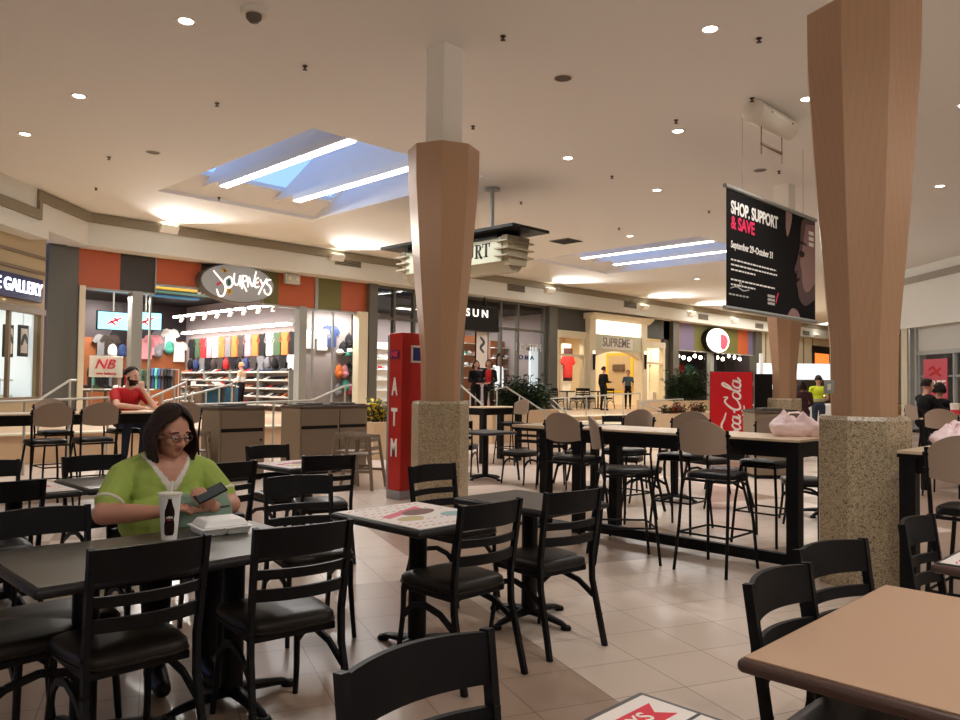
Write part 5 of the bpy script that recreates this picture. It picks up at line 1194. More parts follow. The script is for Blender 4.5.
# black cabinet behind the machine
c = atD(761, 420, 17.6); t = thing('black_cabinet', 'tall black cabinet right of the red drinks machine', 'cabinet', (c.x, c.y, 0), -PI / 4 - .3)
MB().b2((-.15, -.4, .06), (.22, .4, 1.78)).build('body', 'black_plastic', t, bevel=.01); MB().b2((-.13, -.38, 0), (.2, .38, .06)).build('plinth', 'slot_black', t); MB().box((.1, -.41, .95), (.1, .01, .1)).build('label_plate', 'white_plastic', t)

# ------------------------------------------------------------------ litter cabinets with tray shelf
def litter(label, x, y, rz=0.0, w=.68, h=1.1):
    t = thing('waste_cabinet', label, 'litter cabinet', (x, y, 0), rz, 'taupe waste cabinets')
    MB().b2((-w / 2, -.26, .06), (w / 2, .3, h - .04)).build('body', 'cab_side', t, bevel=.004)
    MB().b2((-w / 2 + .03, -.24, 0), (w / 2 - .03, .28, .06)).build('plinth', 'slot_black', t)
    MB().b2((-w / 2 - .01, -.28, h - .04), (w / 2 + .01, .32, h)).build('top', 'wood_dark', t, bevel=.006)
    d = MB().b2((-w / 2 + .03, -.28, .09), (w / 2 - .03, -.26, h * .66)).build('door', 'cab_taupe', t); MB().cyl((w / 2 - .08, -.3, .6), (w / 2 - .08, -.28, .6), .015, n=8).build('handle', 'slot_black', d)
    MB().b2((-w / 2 + .03, -.28, h * .71), (w / 2 - .03, -.26, h - .06)).build('upper_panel', 'cab_taupe', t)
    MB().b2((-w / 2 + .03, -.265, h * .66), (w / 2 - .03, -.255, h * .71)).build('slot', 'slot_black', t)
    MB().b2((-w / 2 + .02, -.25, h), (w / 2 - .02, .28, h + .015)).build('tray_shelf', 'high_black', t)
    for k in range(1): MB().b2((-.2, -.15, h + .015), (.12, .12, h + .04)).build('tray', 'vent_dark', t)
    return t
litter('taupe waste cabinet with a black slot nearest the woman\'s head', 5.72, 10.95, .0, .74)
litter('taupe waste cabinet with a black slot in the middle of the row', 7.1, 11.0, 0, .74)
litter('dark taupe waste cabinet at the right end of the row, beside the high chair', 7.82, 11.1, .0, .6)
c = atD(771, 440, 12.9); litter('taupe waste cabinet between the drinks machine and the far column', c.x, c.y, -PI / 4, .72)

# ------------------------------------------------------------------ wooden child high chairs
def high_chair(label, X, Y, rz):
    c = old(X, Y); t = thing('child_high_chair', label, 'high chair', (c[0], c[1], 0), rz, 'wooden child high chairs')
    for sx in (-1, 1):
        for sy in (-1, 1): MB().beam((sx * .24, sy * .24, 0), (sx * .16, sy * .15, .74), .035, .035).build('leg', 'wood', t)
        MB().beam((sx * .16, -.17, .72), (sx * .16, .17, .72), .035, .05).build('arm', 'wood', t)
        MB().beam((sx * .21, -.2, .25), (sx * .21, .2, .25), .025, .035).build('stretcher', 'wood', t)
    MB().b2((-.17, -.16, .47), (.17, .16, .49)).build('seat', 'wood', t, bevel=.004)
    for z in (.56, .68): MB().beam((-.17, -.16, z), (.17, -.16, z), .02, .05).build('back_slat', 'wood', t)
    MB().beam((-.18, .16, .68), (.18, .16, .68), .03, .05).build('front_bar', 'wood', t); MB().beam((-.21, .21, .25), (.21, .21, .25), .025, .035).build('stretcher', 'wood', t)
high_chair('brown wooden child high chair right of the waste cabinets', -1.62, 11.0, .5); high_chair('grey-brown wooden child high chair behind the woman\'s head', -4.05, 11.2, 1.0); high_chair('wooden child high chair stacked behind another, right of the waste cabinets', -1.88, 11.45, .5)

# ------------------------------------------------------------------ planters, plants, railings
def leafy(name, label, p, n, hgt, spread, m, m2=None, cat='plant', seed=1, lw=.05):
    r_ = random.Random(seed); t = thing(name, label, cat, p, 0)
    g = MB(); st = MB()
    for k in range(n):
        a = r_.uniform(0, 2 * PI); e = r_.uniform(.1, 1.0); bx_ = r_.uniform(-spread, spread) * .6; by = r_.uniform(-.2, .2)
        hh = hgt * r_.uniform(.45, 1.0); tip = Vector((bx_ + math.cos(a) * spread * e * .45, by + math.sin(a) * .25 * e, hh)); base = Vector((bx_ * .8, by, 0))
        st.tube([base, (base + tip) / 2 + Vector((0, 0, .05)), tip], .008, 4)
        for q in range(6):
            u = .3 + .7 * q / 5; c = base.lerp(tip, u); d = Vector((math.cos(a + q * 2.2), math.sin(a + q * 2.2), r_.uniform(-.1, .7))).normalized() * r_.uniform(.12, .22) * (hgt / .9 if hgt > .5 else .8)
            s = d.cross(Vector((0, 0, 1))); s = s.normalized() * lw if s.length > 1e-4 else Vector((lw, 0, 0)); g.mi = 1 if (m2 and r_.random() < .4) else 0
            upv = Vector((0, 0, .02)); g.add([c, c + d * .5 + s + upv, c + d, c + d * .5 - s + upv, c + d * .5 - Vector((0, 0, .012))], [(0, 1, 4), (1, 2, 4), (2, 3, 4), (3, 0, 4), (0, 3, 2, 1)])
    st.build('stems', 'leaf_dark', t); o = g.build('foliage', [m, m2 or m], t, smooth=None); o['kind'] = 'stuff'; return t
def planter(label, x0, x1, y0, y1, h, m='wall_tan'):
    t = thing('planter', label, 'planter', ((x0 + x1) / 2, (y0 + y1) / 2, 0), 0, 'tan tiled planters'); dx, dy = (x1 - x0) / 2, (y1 - y0) / 2
    g = MB().b2((-dx, -dy, 0), (dx, -dy + .12, h)).b2((-dx, dy - .12, 0), (dx, dy, h)).b2((-dx, -dy + .12, 0), (-dx + .12, dy - .12, h)).b2((dx - .12, -dy + .12, 0), (dx, dy - .12, h))
    g.build('walls', m, t); MB().b2((-dx + .12, -dy + .12, 0), (dx - .12, dy - .12, h - .08)).build('soil', 'soil', t); return t
p = onZ(371, 459, 0); planter('small tan planter with yellow leaved plants behind the red kiosk', p.x - .1, p.x + .85, p.y - .2, p.y + .5, .72); leafy('yellow_plant', 'yellow and green leaved plant in the planter behind the red kiosk', (p.x + .35, p.y + .15, .64), 40, .5, .55, 'leaf_yellow', 'leaf', seed=3, lw=.045)
def px_pl(px, y): return onA(px, 400, y).x
x0, x1 = px_pl(478, 14.0), px_pl(545, 14.0)
planter('long tan planter with a dark bush right of the granite column', x0, x1, 13.5, 15.1, .82)
for k, px in enumerate((505, 517, 528, 538)):
    leafy('bush', ['leftmost', 'second', 'third', 'rightmost'][k] + ' dark green bush in the long planter right of the granite column', (px_pl(px, 14.3), 14.3, .72), 44, 1.0 if k in (1, 2) else .8, .6, 'leaf_dark', 'leaf', seed=10 + k)
x0, x1 = px_pl(659, 16.2), px_pl(712, 16.2)
planter('tan planter with a big bush left of the red drinks machine', x0, x1, 15.6, 17.2, .95)
for k, px in enumerate((676, 686, 697)): leafy('bush', ['left', 'middle', 'right'][k] + ' dark leafy bush before the string light windows', (px_pl(px, 16.4), 16.4, .85), 50, 1.35, .7, 'leaf_dark', 'leaf', seed=20 + k)
x0, x1 = px_pl(655, 13.4), px_pl(706, 13.4)
planter('low tan planter in front of the big bush, behind the gray stool back', x0, x1, 13.2, 13.9, .62)
for k, px in enumerate((668, 680, 698)): leafy('low_plant', ['left', 'middle', 'right'][k] + ' low red-green plant in the front planter left of the drinks machine', (px_pl(px, 13.5), 13.5, .54), 20, .42, .35, 'leaf', 'leaf_red', seed=30 + k)

def railing(label, pts, posts, r=.022, drop=None, mid=False):
    t = thing('handrail', label, 'railing', pts[0]); o = Vector(pts[0]); P = [Vector(p) - o for p in pts]
    MB().tube(P, r, 8).build('rail', 'rail_steel', t)
    for q, zb in posts:
        q = Vector(q) - o; MB().cyl((q.x, q.y, zb - o.z), q, r * .9, n=8).build('post', 'rail_steel', t)
    return t
def seg(a, b, n, zb0, zb1):
    a, b = Vector(a), Vector(b); return [(a.lerp(b, k / (n - 1)), zb0 + (zb1 - zb0) * k / (n - 1)) for k in range(n)]
def O(X, Y, z): return Vector(old(X, Y) + (z,))
a, b = O(-7.1, 10.9, 1.13), O(-6.75, 14.2, 1.16); railing('long handrail along the ramp at the far left', [a, b], seg(a, b, 4, 0, 0))
a = onA(39, 400, 15.6); b = onA(70, 380, 15.9); c2 = onA(76, 380, 16.3); railing('sloping stair handrail in front of the grey pilaster', [a, b, c2], [(a, PLAT), (b, PLAT)])
a, b, c2 = onA(187, 405, 12.6), onA(312, 400.5, 12.6), onA(345, 386, 13.6); c3 = onA(352, 385, 14.2); railing('handrail above the waste cabinets bending up to the right', [a, b, c2, c3], seg(a, b, 4, 0, 0) + [(c2, 0)])
for k, px in enumerate((150, 158, 166, 174, 182)):
    pass
a, b = onA(150, 398, 14.6), onA(186, 382, 15.0); railing('short ramp handrail right of the man in red', [a, b], seg(a, b, 4, PLAT, PLAT)); a, b = onA(163, 402, 15.2), onA(232, 384, 15.6); railing('second ramp handrail right of the man in red', [a, b], seg(a, b, 6, PLAT, PLAT))
a, b = onA(458, 383, 13.4), onA(483, 405, 12.6); railing('sloping handrail touching the near column', [a, b], [(a.lerp(b, .5), .2)])
a, b, c2 = onA(497, 389, 13.3), onA(506, 387, 13.2), onA(545, 412, 12.4); railing('sloping handrail in front of the dark bush', [a, b, c2], [(a, .2), (b.lerp(c2, .35), 0), (c2, 0)])
a, b = onA(545, 399, 15.3), onA(640, 393, 15.3); railing('level handrail before the cafe tables', [a, b], seg(a, b, 6, PLAT, PLAT)); a, b = onA(546, 400, 15.2), onA(566, 418, 14.3); railing('stair handrail left of the level one', [a, b], [(a, PLAT), (b, 0)]); a2, b2 = onA(553, 400, 15.0), onA(573, 420, 14.2); railing('stair handrail close beside the other, left of the level one', [a2, b2], [(b2, 0)])
a, b, c2 = onA(640, 402, 15.2), onA(662, 400, 15.3), onA(683, 399, 15.4); railing('handrail along the big bush planter', [a, b, c2], [(a, PLAT), (c2, PLAT)]); a, b = onA(641, 403, 15.05), onA(676, 417, 14.3); d = Vector((b.x, b.y, b.z - .25)); railing('descending handrail before the big bush planter', [a, b, d], [(a, .3), (a.lerp(b, .5), .0), (b, 0)])
# steps between the stair rails
for k, w in enumerate(('lowest', 'middle', 'top')):
    o = bx('trim_step' + ('.%03d' % k if k else ''), (px_pl(546, 14.5), 14.2 + .3 * k, 0), (px_pl(640, 14.5), 15.14, .125 * (k + 1)), 'wall_cream'); struct(o)

# ------------------------------------------------------------------ things on the tables
cp = onZ(169, 539, .746); t = thing('paper_cup', 'tall white paper cup printed with a dark bottle, with a straw, on the grey table', 'cup', (cp.x, cp.y, .746))
MB().lathe([(.034, 0), (.047, .192), (.051, .194), (.051, .2), (.048, .202)], n=28).build('cup', 'white_foam', t, smooth=50)
MB().lathe([(.05, .2), (.053, .2), (.053, .209), (.046, .211), (.044, .207), (.0, .207)], n=28, close=False).build('lid', 'white_plastic', t, smooth=40)
MB().cyl((.004, .0, .18), (.012, .008, .262), .0035, n=8).build('straw', 'white_foam', t)
# bottle printed round the front of the cup
fa = math.atan2(-cp.y, -cp.x) ; g = MB()
prof = [(w * 1.3, z) for w, z in [(.012, .022), (.017, .034), (.0175, .07), (.0145, .095), (.0175, .116), (.0165, .134), (.010, .16), (.0065, .178), (.0065, .187)]]
def onCup(u, z, e=.0008):
    r = .034 + (.047 - .034) * z / .192 + e; a = fa + u / r; return Vector((r * math.cos(a), r * math.sin(a), z))
for mi, pr, e in ((0, prof, .0008),):
    rows = [[onCup(w * q, z, e) for q in (-1, -.5, 0, .5, 1)] for w, z in pr]; g.sweep(rows)
g.mi = 1; 
for k in range(5): g.sweep([[onCup(-.012 + k * .0052 + d, z, .0014) for d in (0, .0036)] for z in (.098 + (k % 2) * .002, .107 + (k % 3) * .0015)])
g.mi = 2; g.sweep([[onCup(u, z, .0013) for u in (-.010, 0, .010)] for z in (.09, .094)])
g.build('printed_bottle', ['cola_brown', 'white_letter', 'red_print'], t, smooth=60)
p = onZ(220, 532, .746); t = thing('takeout_box', 'white foam takeout box, lid closed, on the grey table before the woman', 'box', (p.x, p.y, .746), -.12)
def tray(mb, z0, z1, d0, d1, e0, e1):
    A = [(-d0, -e0, z0), (d0, -e0, z0), (d0, e0, z0), (-d0, e0, z0)]; B = [(-d1, -e1, z1), (d1, -e1, z1), (d1, e1, z1), (-d1, e1, z1)]
    return mb.add(A + B, [(0, 3, 2, 1), (4, 5, 6, 7), (0, 1, 5, 4), (1, 2, 6, 5), (2, 3, 7, 6), (3, 0, 4, 7)])
mb = MB()
for sx in (-1, 1):
    A = MB(); tray(A, 0, .032, .05, .06, .088, .1); mb.add([(v[0] + sx * .056, v[1], v[2]) for v in A.v], A.f)
mb.build('base', 'white_foam', t, bevel=.006)
mb = MB().b2((-.122, -.108, .031), (.122, .108, .037)); mb.build('rim', 'white_foam', t, bevel=.002)
mb = MB(); tray(mb, .037, .07, .11, .088, .096, .074); mb.build('lid', 'white_foam', t, bevel=.008); MB().box((.0, -.112, .036), (.04, .02, .006)).build('tab', 'white_foam', t)
# pale green handbag between cup and box
p = onZ(203, 524, .746); t = thing('handbag', 'grey-green shiny handbag lying on the table under the phone', 'bag', (p.x + .01, p.y - .0, .746), -.1)
R_ = random.Random(5); rows = []
for i in range(9):
    v = i / 8; row = []
    for j in range(25):
        a = 2 * PI * j / 24; w = .14 * (1 - .2 * v ** 2); dpt = .06 * (1 - .55 * v); wr = 1 + .08 * math.sin(a * 7 + v * 6) * v
        row.append((w * wr * math.copysign(abs(math.cos(a)) ** .7, math.cos(a)), dpt * wr * math.copysign(abs(math.sin(a)) ** .7, math.sin(a)), v * .15 + .008 * math.sin(3 * a) * v))
    rows.append(row)
mb = MB().sweep(rows); mb.add(rows[-1][:24], [tuple(range(24))]); mb.add(rows[0][:24], [tuple(range(24))[::-1]]); mb.build('body', 'bag_green', t, smooth=70, sub=1)
MB().tube([(-.11, -.035, .085), (0, -.052, .082), (.11, -.035, .085)], .005, 6).build('flap_seam', 'slate_print', t); MB().tube([(-.08, 0, .12), (-.05, -.02, .15), (.05, -.02, .15), (.08, 0, .12)], .006, 6).build('strap', 'bag_green', t)
# pink carrier bags on the high tables
def carrier(label, x, y, z, rz, s=1.0, seed=1):
    r_ = random.Random(seed); t = thing('carrier_bag', label, 'bag', (x, y, z), rz, 'pink carrier bags'); rows = []
    for i in range(12):
        v = i / 11; row = []
        for j in range(41):
            a = 2 * PI * (j % 40) / 40; k = (.86 + .2 * math.sin(PI * min(1, v * 1.3))) * (1 - .5 * max(0, v - .55) / .45)
            n_ = 1 + .10 * math.sin(3 * a + 2 * v + seed) + .06 * math.sin(9 * a - 9 * v + seed) * v + .05 * math.sin(17 * a + 11 * v) * v
            row.append((.19 * s * k * n_ * math.copysign(abs(math.cos(a)) ** .8, math.cos(a)), .12 * s * k * n_ * math.copysign(abs(math.sin(a)) ** .8, math.sin(a)), .165 * s * v * (1 + .16 * math.sin(2 * a + seed) * v + .1 * math.sin(5 * a) * v)))
        rows.append(row)
    mb = MB().sweep(rows); mb.add(rows[0][:40], [tuple(range(40))[::-1]]); c = Vector((0, 0, .12 * s)); top = rows[-1][:40]; mb.add(top + [tuple(c)], [(j, (j + 1) % 40, 40) for j in range(40)]); o = mb.build('sack', 'pink_bag', t, smooth=75, sub=1)
    tx = bpy.data.textures.get('crumple') or bpy.data.textures.new('crumple', 'CLOUDS'); tx.noise_scale = .055; d = o.modifiers.new('crumple', 'DISPLACE'); d.texture = tx; d.strength = .035; d.mid_level = .5
    MB().tube([(-.07 * s, 0, .13 * s), (-.03 * s, .02, .18 * s), (.04 * s, .01, .185 * s), (.1 * s, -.01, .14 * s)], [.012, .018, .016, .008], 6, flat=.4).build('handles', 'pink_bag', t)
carrier('crumpled pink carrier bag on the long high table beside the big column', 6.74, 2.87, 1.051, -.8, 1.1, 2)
carrier('crumpled pink carrier bag on the high table at the right edge', 6.3, 1.5, 1.051, -.6, 1.0, 4)
c = onZ(956, 418, 1.05); t = thing('paper_cup', 'white and red paper cup on the distant high table at the right edge', 'cup', (12.95, 3.15, 1.051)); MB().lathe([(.045, 0), (.062, .2), (.064, .205)], n=20).build('cup', 'paper_white', t); MB().lathe([(.064, .2), (.066, .215), (.06, .225)], n=20).build('lid', 'white_plastic', t); MB().lathe([(.051, .05), (.0585, .13)], n=20, close=False).build('printed_band', 'red_print', t)
q = O(-5.3, 10.95, 0); 
q = onZ(106, 411, 1.055); t = thing('paper_bag', 'crumpled white paper wrapper on the high table before the man in red', 'bag', (q.x, q.y + .2, 1.051)); rows = []
r_ = random.Random(8)
for i in range(6):
    v = i / 5; row = []
    for j in range(17): a = 2 * PI * j / 16; k = (1 - .5 * v * v); row.append((.17 * k * math.cos(a) * r_.uniform(.9, 1.1), .1 * k * math.sin(a) * r_.uniform(.9, 1.1), .1 * v * r_.uniform(.9, 1.1)))
    row[-1] = row[0]; rows.append(row)
mb = MB().sweep(rows); mb.add(rows[-1][:16], [tuple(range(16))]); mb.add(rows[0][:16], [tuple(range(16))[::-1]]); mb.build('paper', 'paper_white', t, smooth=20)
q = onZ(157, 410, 1.055); t = thing('paper_cup', 'small red and white cup on the high table at the man\'s elbow', 'cup', (q.x + .05, q.y + .2, 1.051)); MB().lathe([(.03, 0), (.042, .12)], n=16).build('cup', 'paper_white', t); MB().lathe([(.034, .03), (.04, .09)], n=16, close=False).build('printed_band', 'red_print', t)
# ================================================================== PEOPLE
def V3(*a): return Vector(a)
class Fig:
    def __init__(s): s.parts = []
    def cap(s, reg, p0, r0, p1, r1): s.parts.append((reg, Vector(p0), r0, Vector(p1), r1)); return s
    def ell(s, reg, c, r, R=None): s.parts.append((reg, Vector(c), tuple(r), R if R is not None else Matrix.Identity(3))); return s
    def hand(s, wrist, d, nrm, side, curl=.5, sp=1.0, reg='skin'):
        # palm, four unequal bent fingers and a thumb from the side of the palm
        w = Vector(wrist); d = Vector(d).normalized(); n = Vector(nrm); n = (n - d * n.dot(d)).normalized(); l = d.cross(n) * side
        R = Matrix((l, d, n)).transposed()
        s.ell(reg, w + d * .045, (.038, .052, .017), R)
        for k, (off, ln) in enumerate(((.029, .068), (.010, .078), (-.010, .073), (-.028, .056))):
            b = w + d * .082 + l * off * sp; c1 = curl * .7; d1 = (d * math.cos(c1) - n * math.sin(c1)); c2 = curl * 1.7; d2 = (d * math.cos(c2) - n * math.sin(c2))
            m = b + d1 * ln * .55; e = m + d2 * ln * .5
            s.cap(reg, b - d * .03, .0105, m, .0098); s.cap(reg, m, .0098, e, .0085)
        t0 = w + d * .03 + l * .03; t1 = t0 + (l * .8 + d * .6 - n * .25).normalized() * .04; t2 = t1 + (l * .15 + d * .9 - n * .4).normalized() * .03
        s.cap(reg, t0, .014, t1, .0115); s.cap(reg, t1, .0115, t2, .0095); return s
    def head(s, c, yaw, pitch, k=1.0, beard=None):
        H = Matrix.Translation(c) @ Matrix.Rotation(yaw, 4, 'Z') @ Matrix.Rotation(-pitch, 4, 'X'); R = H.to_3x3(); s.H = H; s.k = k
        P = lambda x, y, z: H @ Vector((x * k, y * k, z * k))
        s.ell('skin', P(0, -.008, .025), (.076 * k, .095 * k, .088 * k), R); s.ell('skin', P(0, .018, -.045), (.06 * k, .066 * k, .068 * k), R)
        s.ell('beard' if beard else 'skin', P(0, .045, -.088), (.034 * k, .036 * k, .026 * k), R)
        s.cap('skin', P(0, .085, .012), .009 * k, P(0, .108, -.026), .0135 * k); s.ell('skin', P(.014, .096, -.03), (.009 * k, .01 * k, .008 * k), R); s.ell('skin', P(-.014, .096, -.03), (.009 * k, .01 * k, .008 * k), R)
        for x in (-1, 1):
            s.ell('skin', P(x * .036, .06, -.022), (.024 * k, .026 * k, .022 * k), R); s.cap('skin', P(x * .012, .084, .026), .009 * k, P(x * .05, .068, .03), .008 * k)
            s.ell('skin', P(x * .078, -.005, -.008), (.01 * k, .022 * k, .032 * k), R)
        s.ell('beard' if beard else 'lips', P(0, .079, -.056), (.022 * k, .010 * k, .0055 * k), R); s.ell('lips', P(0, .0765, -.065), (.016 * k, .009 * k, .005 * k), R)
        if beard:
            for x in (-1, 1): s.cap('beard', P(x * .058, .015, -.045), .018 * k, P(x * .03, .055, -.085), .02 * k)
            s.cap('beard', P(-.02, .078, -.047), .007 * k, P(.02, .078, -.047), .007 * k)
        return s
    def dist(s, p):
        best, reg = 1e9, None
        for q in s.parts:
            if len(q) == 5:
                _, a, ra, b, rb = q; ab = b - a; t = max(0, min(1, (p - a).dot(ab) / max(1e-9, ab.length_squared))); d = (p - a - ab * t).length - (ra + (rb - ra) * t)
            else:
                _, c, r, R = q; v = R.transposed() @ (p - c); k = math.sqrt((v.x / r[0]) ** 2 + (v.y / r[1]) ** 2 + (v.z / r[2]) ** 2); d = (k - 1) * min(r)
            if d < best: best, reg = d, q[0]
        return reg
    def build(s, label, loc, rz, cols, voxel=.012, smooth=4, name='person', override=None):
        mb = MB()
        for q in s.parts:
            if len(q) == 5:
                _, a, ra, b, rb = q
                n = 14; mb.ell(a, (ra, ra, ra), nu=n, nv=8); mb.ell(b, (rb, rb, rb), nu=n, nv=8)
                if (b - a).length > 1e-4: mb.cyl(a, b, ra, rb, n)
            else: mb.ell(q[1], q[2], q[3], 18, 12)
        me = mb.mesh('raw', [], None); o = bpy.data.objects.new('raw', me); COL.objects.link(o)
        md = o.modifiers.new('r', 'REMESH'); md.mode = 'VOXEL'; md.voxel_size = voxel
        ms = o.modifiers.new('s', 'SMOOTH'); ms.factor = .5; ms.iterations = smooth
        bpy.context.view_layer.update()
        ev = bpy.data.meshes.new_from_object(o.evaluated_get(bpy.context.evaluated_depsgraph_get())); bpy.data.objects.remove(o); bpy.data.meshes.remove(me)
        regs = list(dict.fromkeys(q[0] for q in s.parts)); 
        if override: regs += [r for r in override[0] if r not in regs]
        ev.materials.clear(); [ev.materials.append(M[cols[r]]) for r in regs]
        idx = []
        for p in ev.polygons:
            c = p.center; r = s.dist(c)
            if override: r = override[1](c, r) or r
            idx.append(regs.index(r))
        ev.polygons.foreach_set('material_index', idx); ev.polygons.foreach_set('use_smooth', [True] * len(idx)); ev.update(); ev.name = name
        o = bpy.data.objects.new(name, ev); COL.objects.link(o); o.location = loc; o.rotation_euler = (0, 0, rz); return tag(o, label, 'person')

def hair(fig, par, m, length=.0, amax=118, vol=1.0, seed=1, name='hair', front=.062, droop=.0, puff=0.0, thick=.011, brow=.5):
    # a shell from the crown down: hairline at the front, sheets at the sides and back
    H, k = fig.H, fig.k; r_ = random.Random(seed); rows = []; nA = 40; nT = 16; Hi = H.inverted()
    for i in range(nT + 1):
        t = i / nT; row = []
        for j in range(nA + 1):
            u = -1 + 2 * j / nA
            if t < .4: th = t / .4 * 1.42; am = 180 - (180 - amax) * max(0, (t - .22) / .18)
            else: th = 1.42; am = amax
            a = math.radians(u * am); fr = max(0, -math.cos(a)) ** 1.5; th *= 1 - brow * fr; rr = .089 * vol * math.sin(th); sx, sy = math.sin(a), -math.cos(a)
            z = .108 * vol * math.cos(th) + .028; x, y = rr * sx, rr * 1.22 * sy - .012
            x *= .98
            wv = .004 * math.sin(a * 9 + seed) * min(1, t * 2)
            if t >= .4:
                q = (t - .4) / .6; 
                P = H @ Vector(((x + wv * sx) * k, (y + wv * sy) * k, z * k)); fall = length * q
                out = (1 + puff * math.sin(PI * min(1, q * 1.1)) ) ; cen = H @ Vector((0, -.012, z)) * 1.0
                P = cen + (P - cen) * (out * (1 + .12 * q)) + Vector((0, 0, -fall)) + Vector((0, -droop * q, 0)); 
                P += Vector((r_.uniform(-1, 1), r_.uniform(-1, 1), r_.uniform(-1, 1) * 1.5)) * .0035 * (1 if length else .2)
            else: P = H @ Vector((x * k, y * k, z * k))
            row.append(P)
        rows.append(row)
    return MB().sweep(rows).build(name, m, par, smooth=80, solid=thick, sub=1)
def eyes(fig, par):
    H, k = fig.H, fig.k
    for x in (-1, 1):
        P = H @ Vector((x * .031 * k, .076 * k, .006 * k)); e = MB().ell(P, (.0125 * k, .0125 * k, .0095 * k), H.to_3x3()); e.build('eye', 'eye_white', par, smooth=80)
        P2 = H @ Vector((x * .031 * k, .0865 * k, .003 * k)); MB().ell(P2, (.006 * k, .004 * k, .006 * k), H.to_3x3(), 10, 6).build('iris', 'eye_dark', par, smooth=80)
        g = MB(); g.tube([H @ Vector((x * q * k, (.089 - abs(q - .03) * .3) * k, (.036 - abs(q - .032) * .25) * k)) for q in (.014, .025, .035, .046, .054)], [.002 * k, .0036 * k, .0036 * k, .003 * k, .0015 * k], 6); g.build('eyebrow', 'hair_brown', par, smooth=80)

# ---- the woman in green at the table -------------------------------
f = Fig()
f.ell('trouser', (0, -.02, .60), (.225, .2, .125)).ell('shirt', (0, .06, .74), (.24, .2, .17)).ell('shirt', (0, .015, .93), (.20, .15, .17))
for s in (-1, 1): f.cap('shirt', (s * .03, -.01, 1.045), .07, (s * .18, -.005, .975), .08)
f.ell('shirt', (.075, .085, .87), (.10, .075, .1)).ell('shirt', (-.075, .085, .87), (.10, .075, .1))
f.cap('skin', (0, .0, 1.05), .064, (-.005, .045, 1.14), .056)
for s, el, wr in ((1, (.315, .13, .80), (.10, .36, .825)), (-1, (-.31, .14, .80), (-.135, .40, .835))):
    sh = Vector((s * .205, .0, .965)); e = Vector(el); w = Vector(wr); m_ = sh.lerp(e, .68)
    f.cap('shirt', sh, .078, m_, .074).cap('skin', m_, .060, e, .054).cap('skin', e, .055, e.lerp(w, .45), .047).cap('skin', e.lerp(w, .45), .047, w, .029)
f.hand((.10, .36, .825), (-.82, .45, .28), (.25, .2, .95), 1, .55)              # right hand taps the phone
f.hand((-.135, .40, .835), (.55, .55, .5), (-.55, .35, -.6), -1, .7)              # left hand holds it from below
for s in (-1, 1):
    f.cap('trouser', (s * .11, .02, .585), .115, (s * .13, .40, .565), .085).cap('trouser', (s * .13, .40, .565), .08, (s * .12, .42, .14), .05)
    f.cap('shoe', (s * .12, .40, .07), .055, (s * .125, .56, .04), .04)
f.head(Vector((-.01, .085, 1.19)), .32, .30, 1.05)
wcols = dict(trouser='black_cloth', shirt='lime', skin='skin', shoe='black_plastic', lips='lips', tee='white_cloth')
def wover(c, r):
    if r == 'shirt' and c.y > .02 and abs(c.x) < .02 + .085 * (c.z - .90) / .14 and c.z > .90:
        return 'skin' if abs(c.x) < .012 + .075 * (c.z - .945) / .1 and c.z > .945 else 'tee'
    return None
wl = (1.77, 4.14, 0.0); wr_ = 2.98
wm = f.build('woman in a lime green top and glasses, looking down at her phone', wl, wr_, wcols, .0065, 3, override=(['tee'], wover))
hair(f, wm, 'hair_brown', length=.19, amax=112, vol=1.10, seed=2, puff=.24, thick=.014, brow=.14)
eyes(f, wm)
H = f.H; g = MB()
for x in (-1, 1):
    ring = [H @ Vector((x * .033 + .024 * math.cos(a), .104 - .15 * (abs(x * .033 + .024 * math.cos(a)) - .02) * .5, .004 + .017 * math.sin(a))) for a in [2 * PI * i / 18 for i in range(19)]]
    g.tube(ring, .0018, 6, cap=False); g.tube([H @ Vector((x * .058, .1, .008)), H @ Vector((x * .078, .06, .01)), H @ Vector((x * .08, -.01, .0))], .0018, 6)
g.tube([H @ Vector((-.011, .108, .008)), H @ Vector((0, .111, .012)), H @ Vector((.011, .108, .008))], .0018, 6); gl = g.build('glasses', 'lens_rim', wm, smooth=80)
g = MB()
for x in (-1, 1): g.add([H @ Vector((x * .033 + .023 * math.cos(a), .104 - .15 * (abs(x * .033 + .023 * math.cos(a)) - .02) * .5, .004 + .016 * math.sin(a))) for a in [2 * PI * i / 18 for i in range(18)]], [tuple(range(18))])
g.build('lens', 'glass', gl)
for s, el in ((1, (.315, .13, .80)), (-1, (-.31, .14, .80))):
    sh = Vector((s * .205, .0, .965)); e = Vector(el); d = (e - sh).normalized(); c = sh + (e - sh) * .70; x = d.orthogonal().normalized(); y = d.cross(x)
    MB().tube([c + (x * math.cos(a) + y * math.sin(a)) * .069 for a in [2 * PI * i / 24 for i in range(25)]], .008, 8, cap=False).build('sleeve_cuff', 'white_cloth', wm, smooth=80)
# phone in her left hand
pc = Matrix.Translation(wl) @ Matrix.Rotation(wr_, 4, 'Z') @ Vector((-.10, .475, .915))
ph = thing('phone', 'black phone held by the woman above the green bag', 'phone', pc, wr_)
Rp = Matrix.Rotation(math.radians(24), 3, 'Y') @ Matrix.Rotation(math.radians(-28), 3, 'X')
MB().box((0, 0, 0), (.15, .075, .009), X=Rp).build('case', 'black_plastic', ph, bevel=.003); MB().box(Rp @ Vector((0, 0, .005)), (.135, .066, .001), X=Rp).build('screen', 'slate_print', ph)

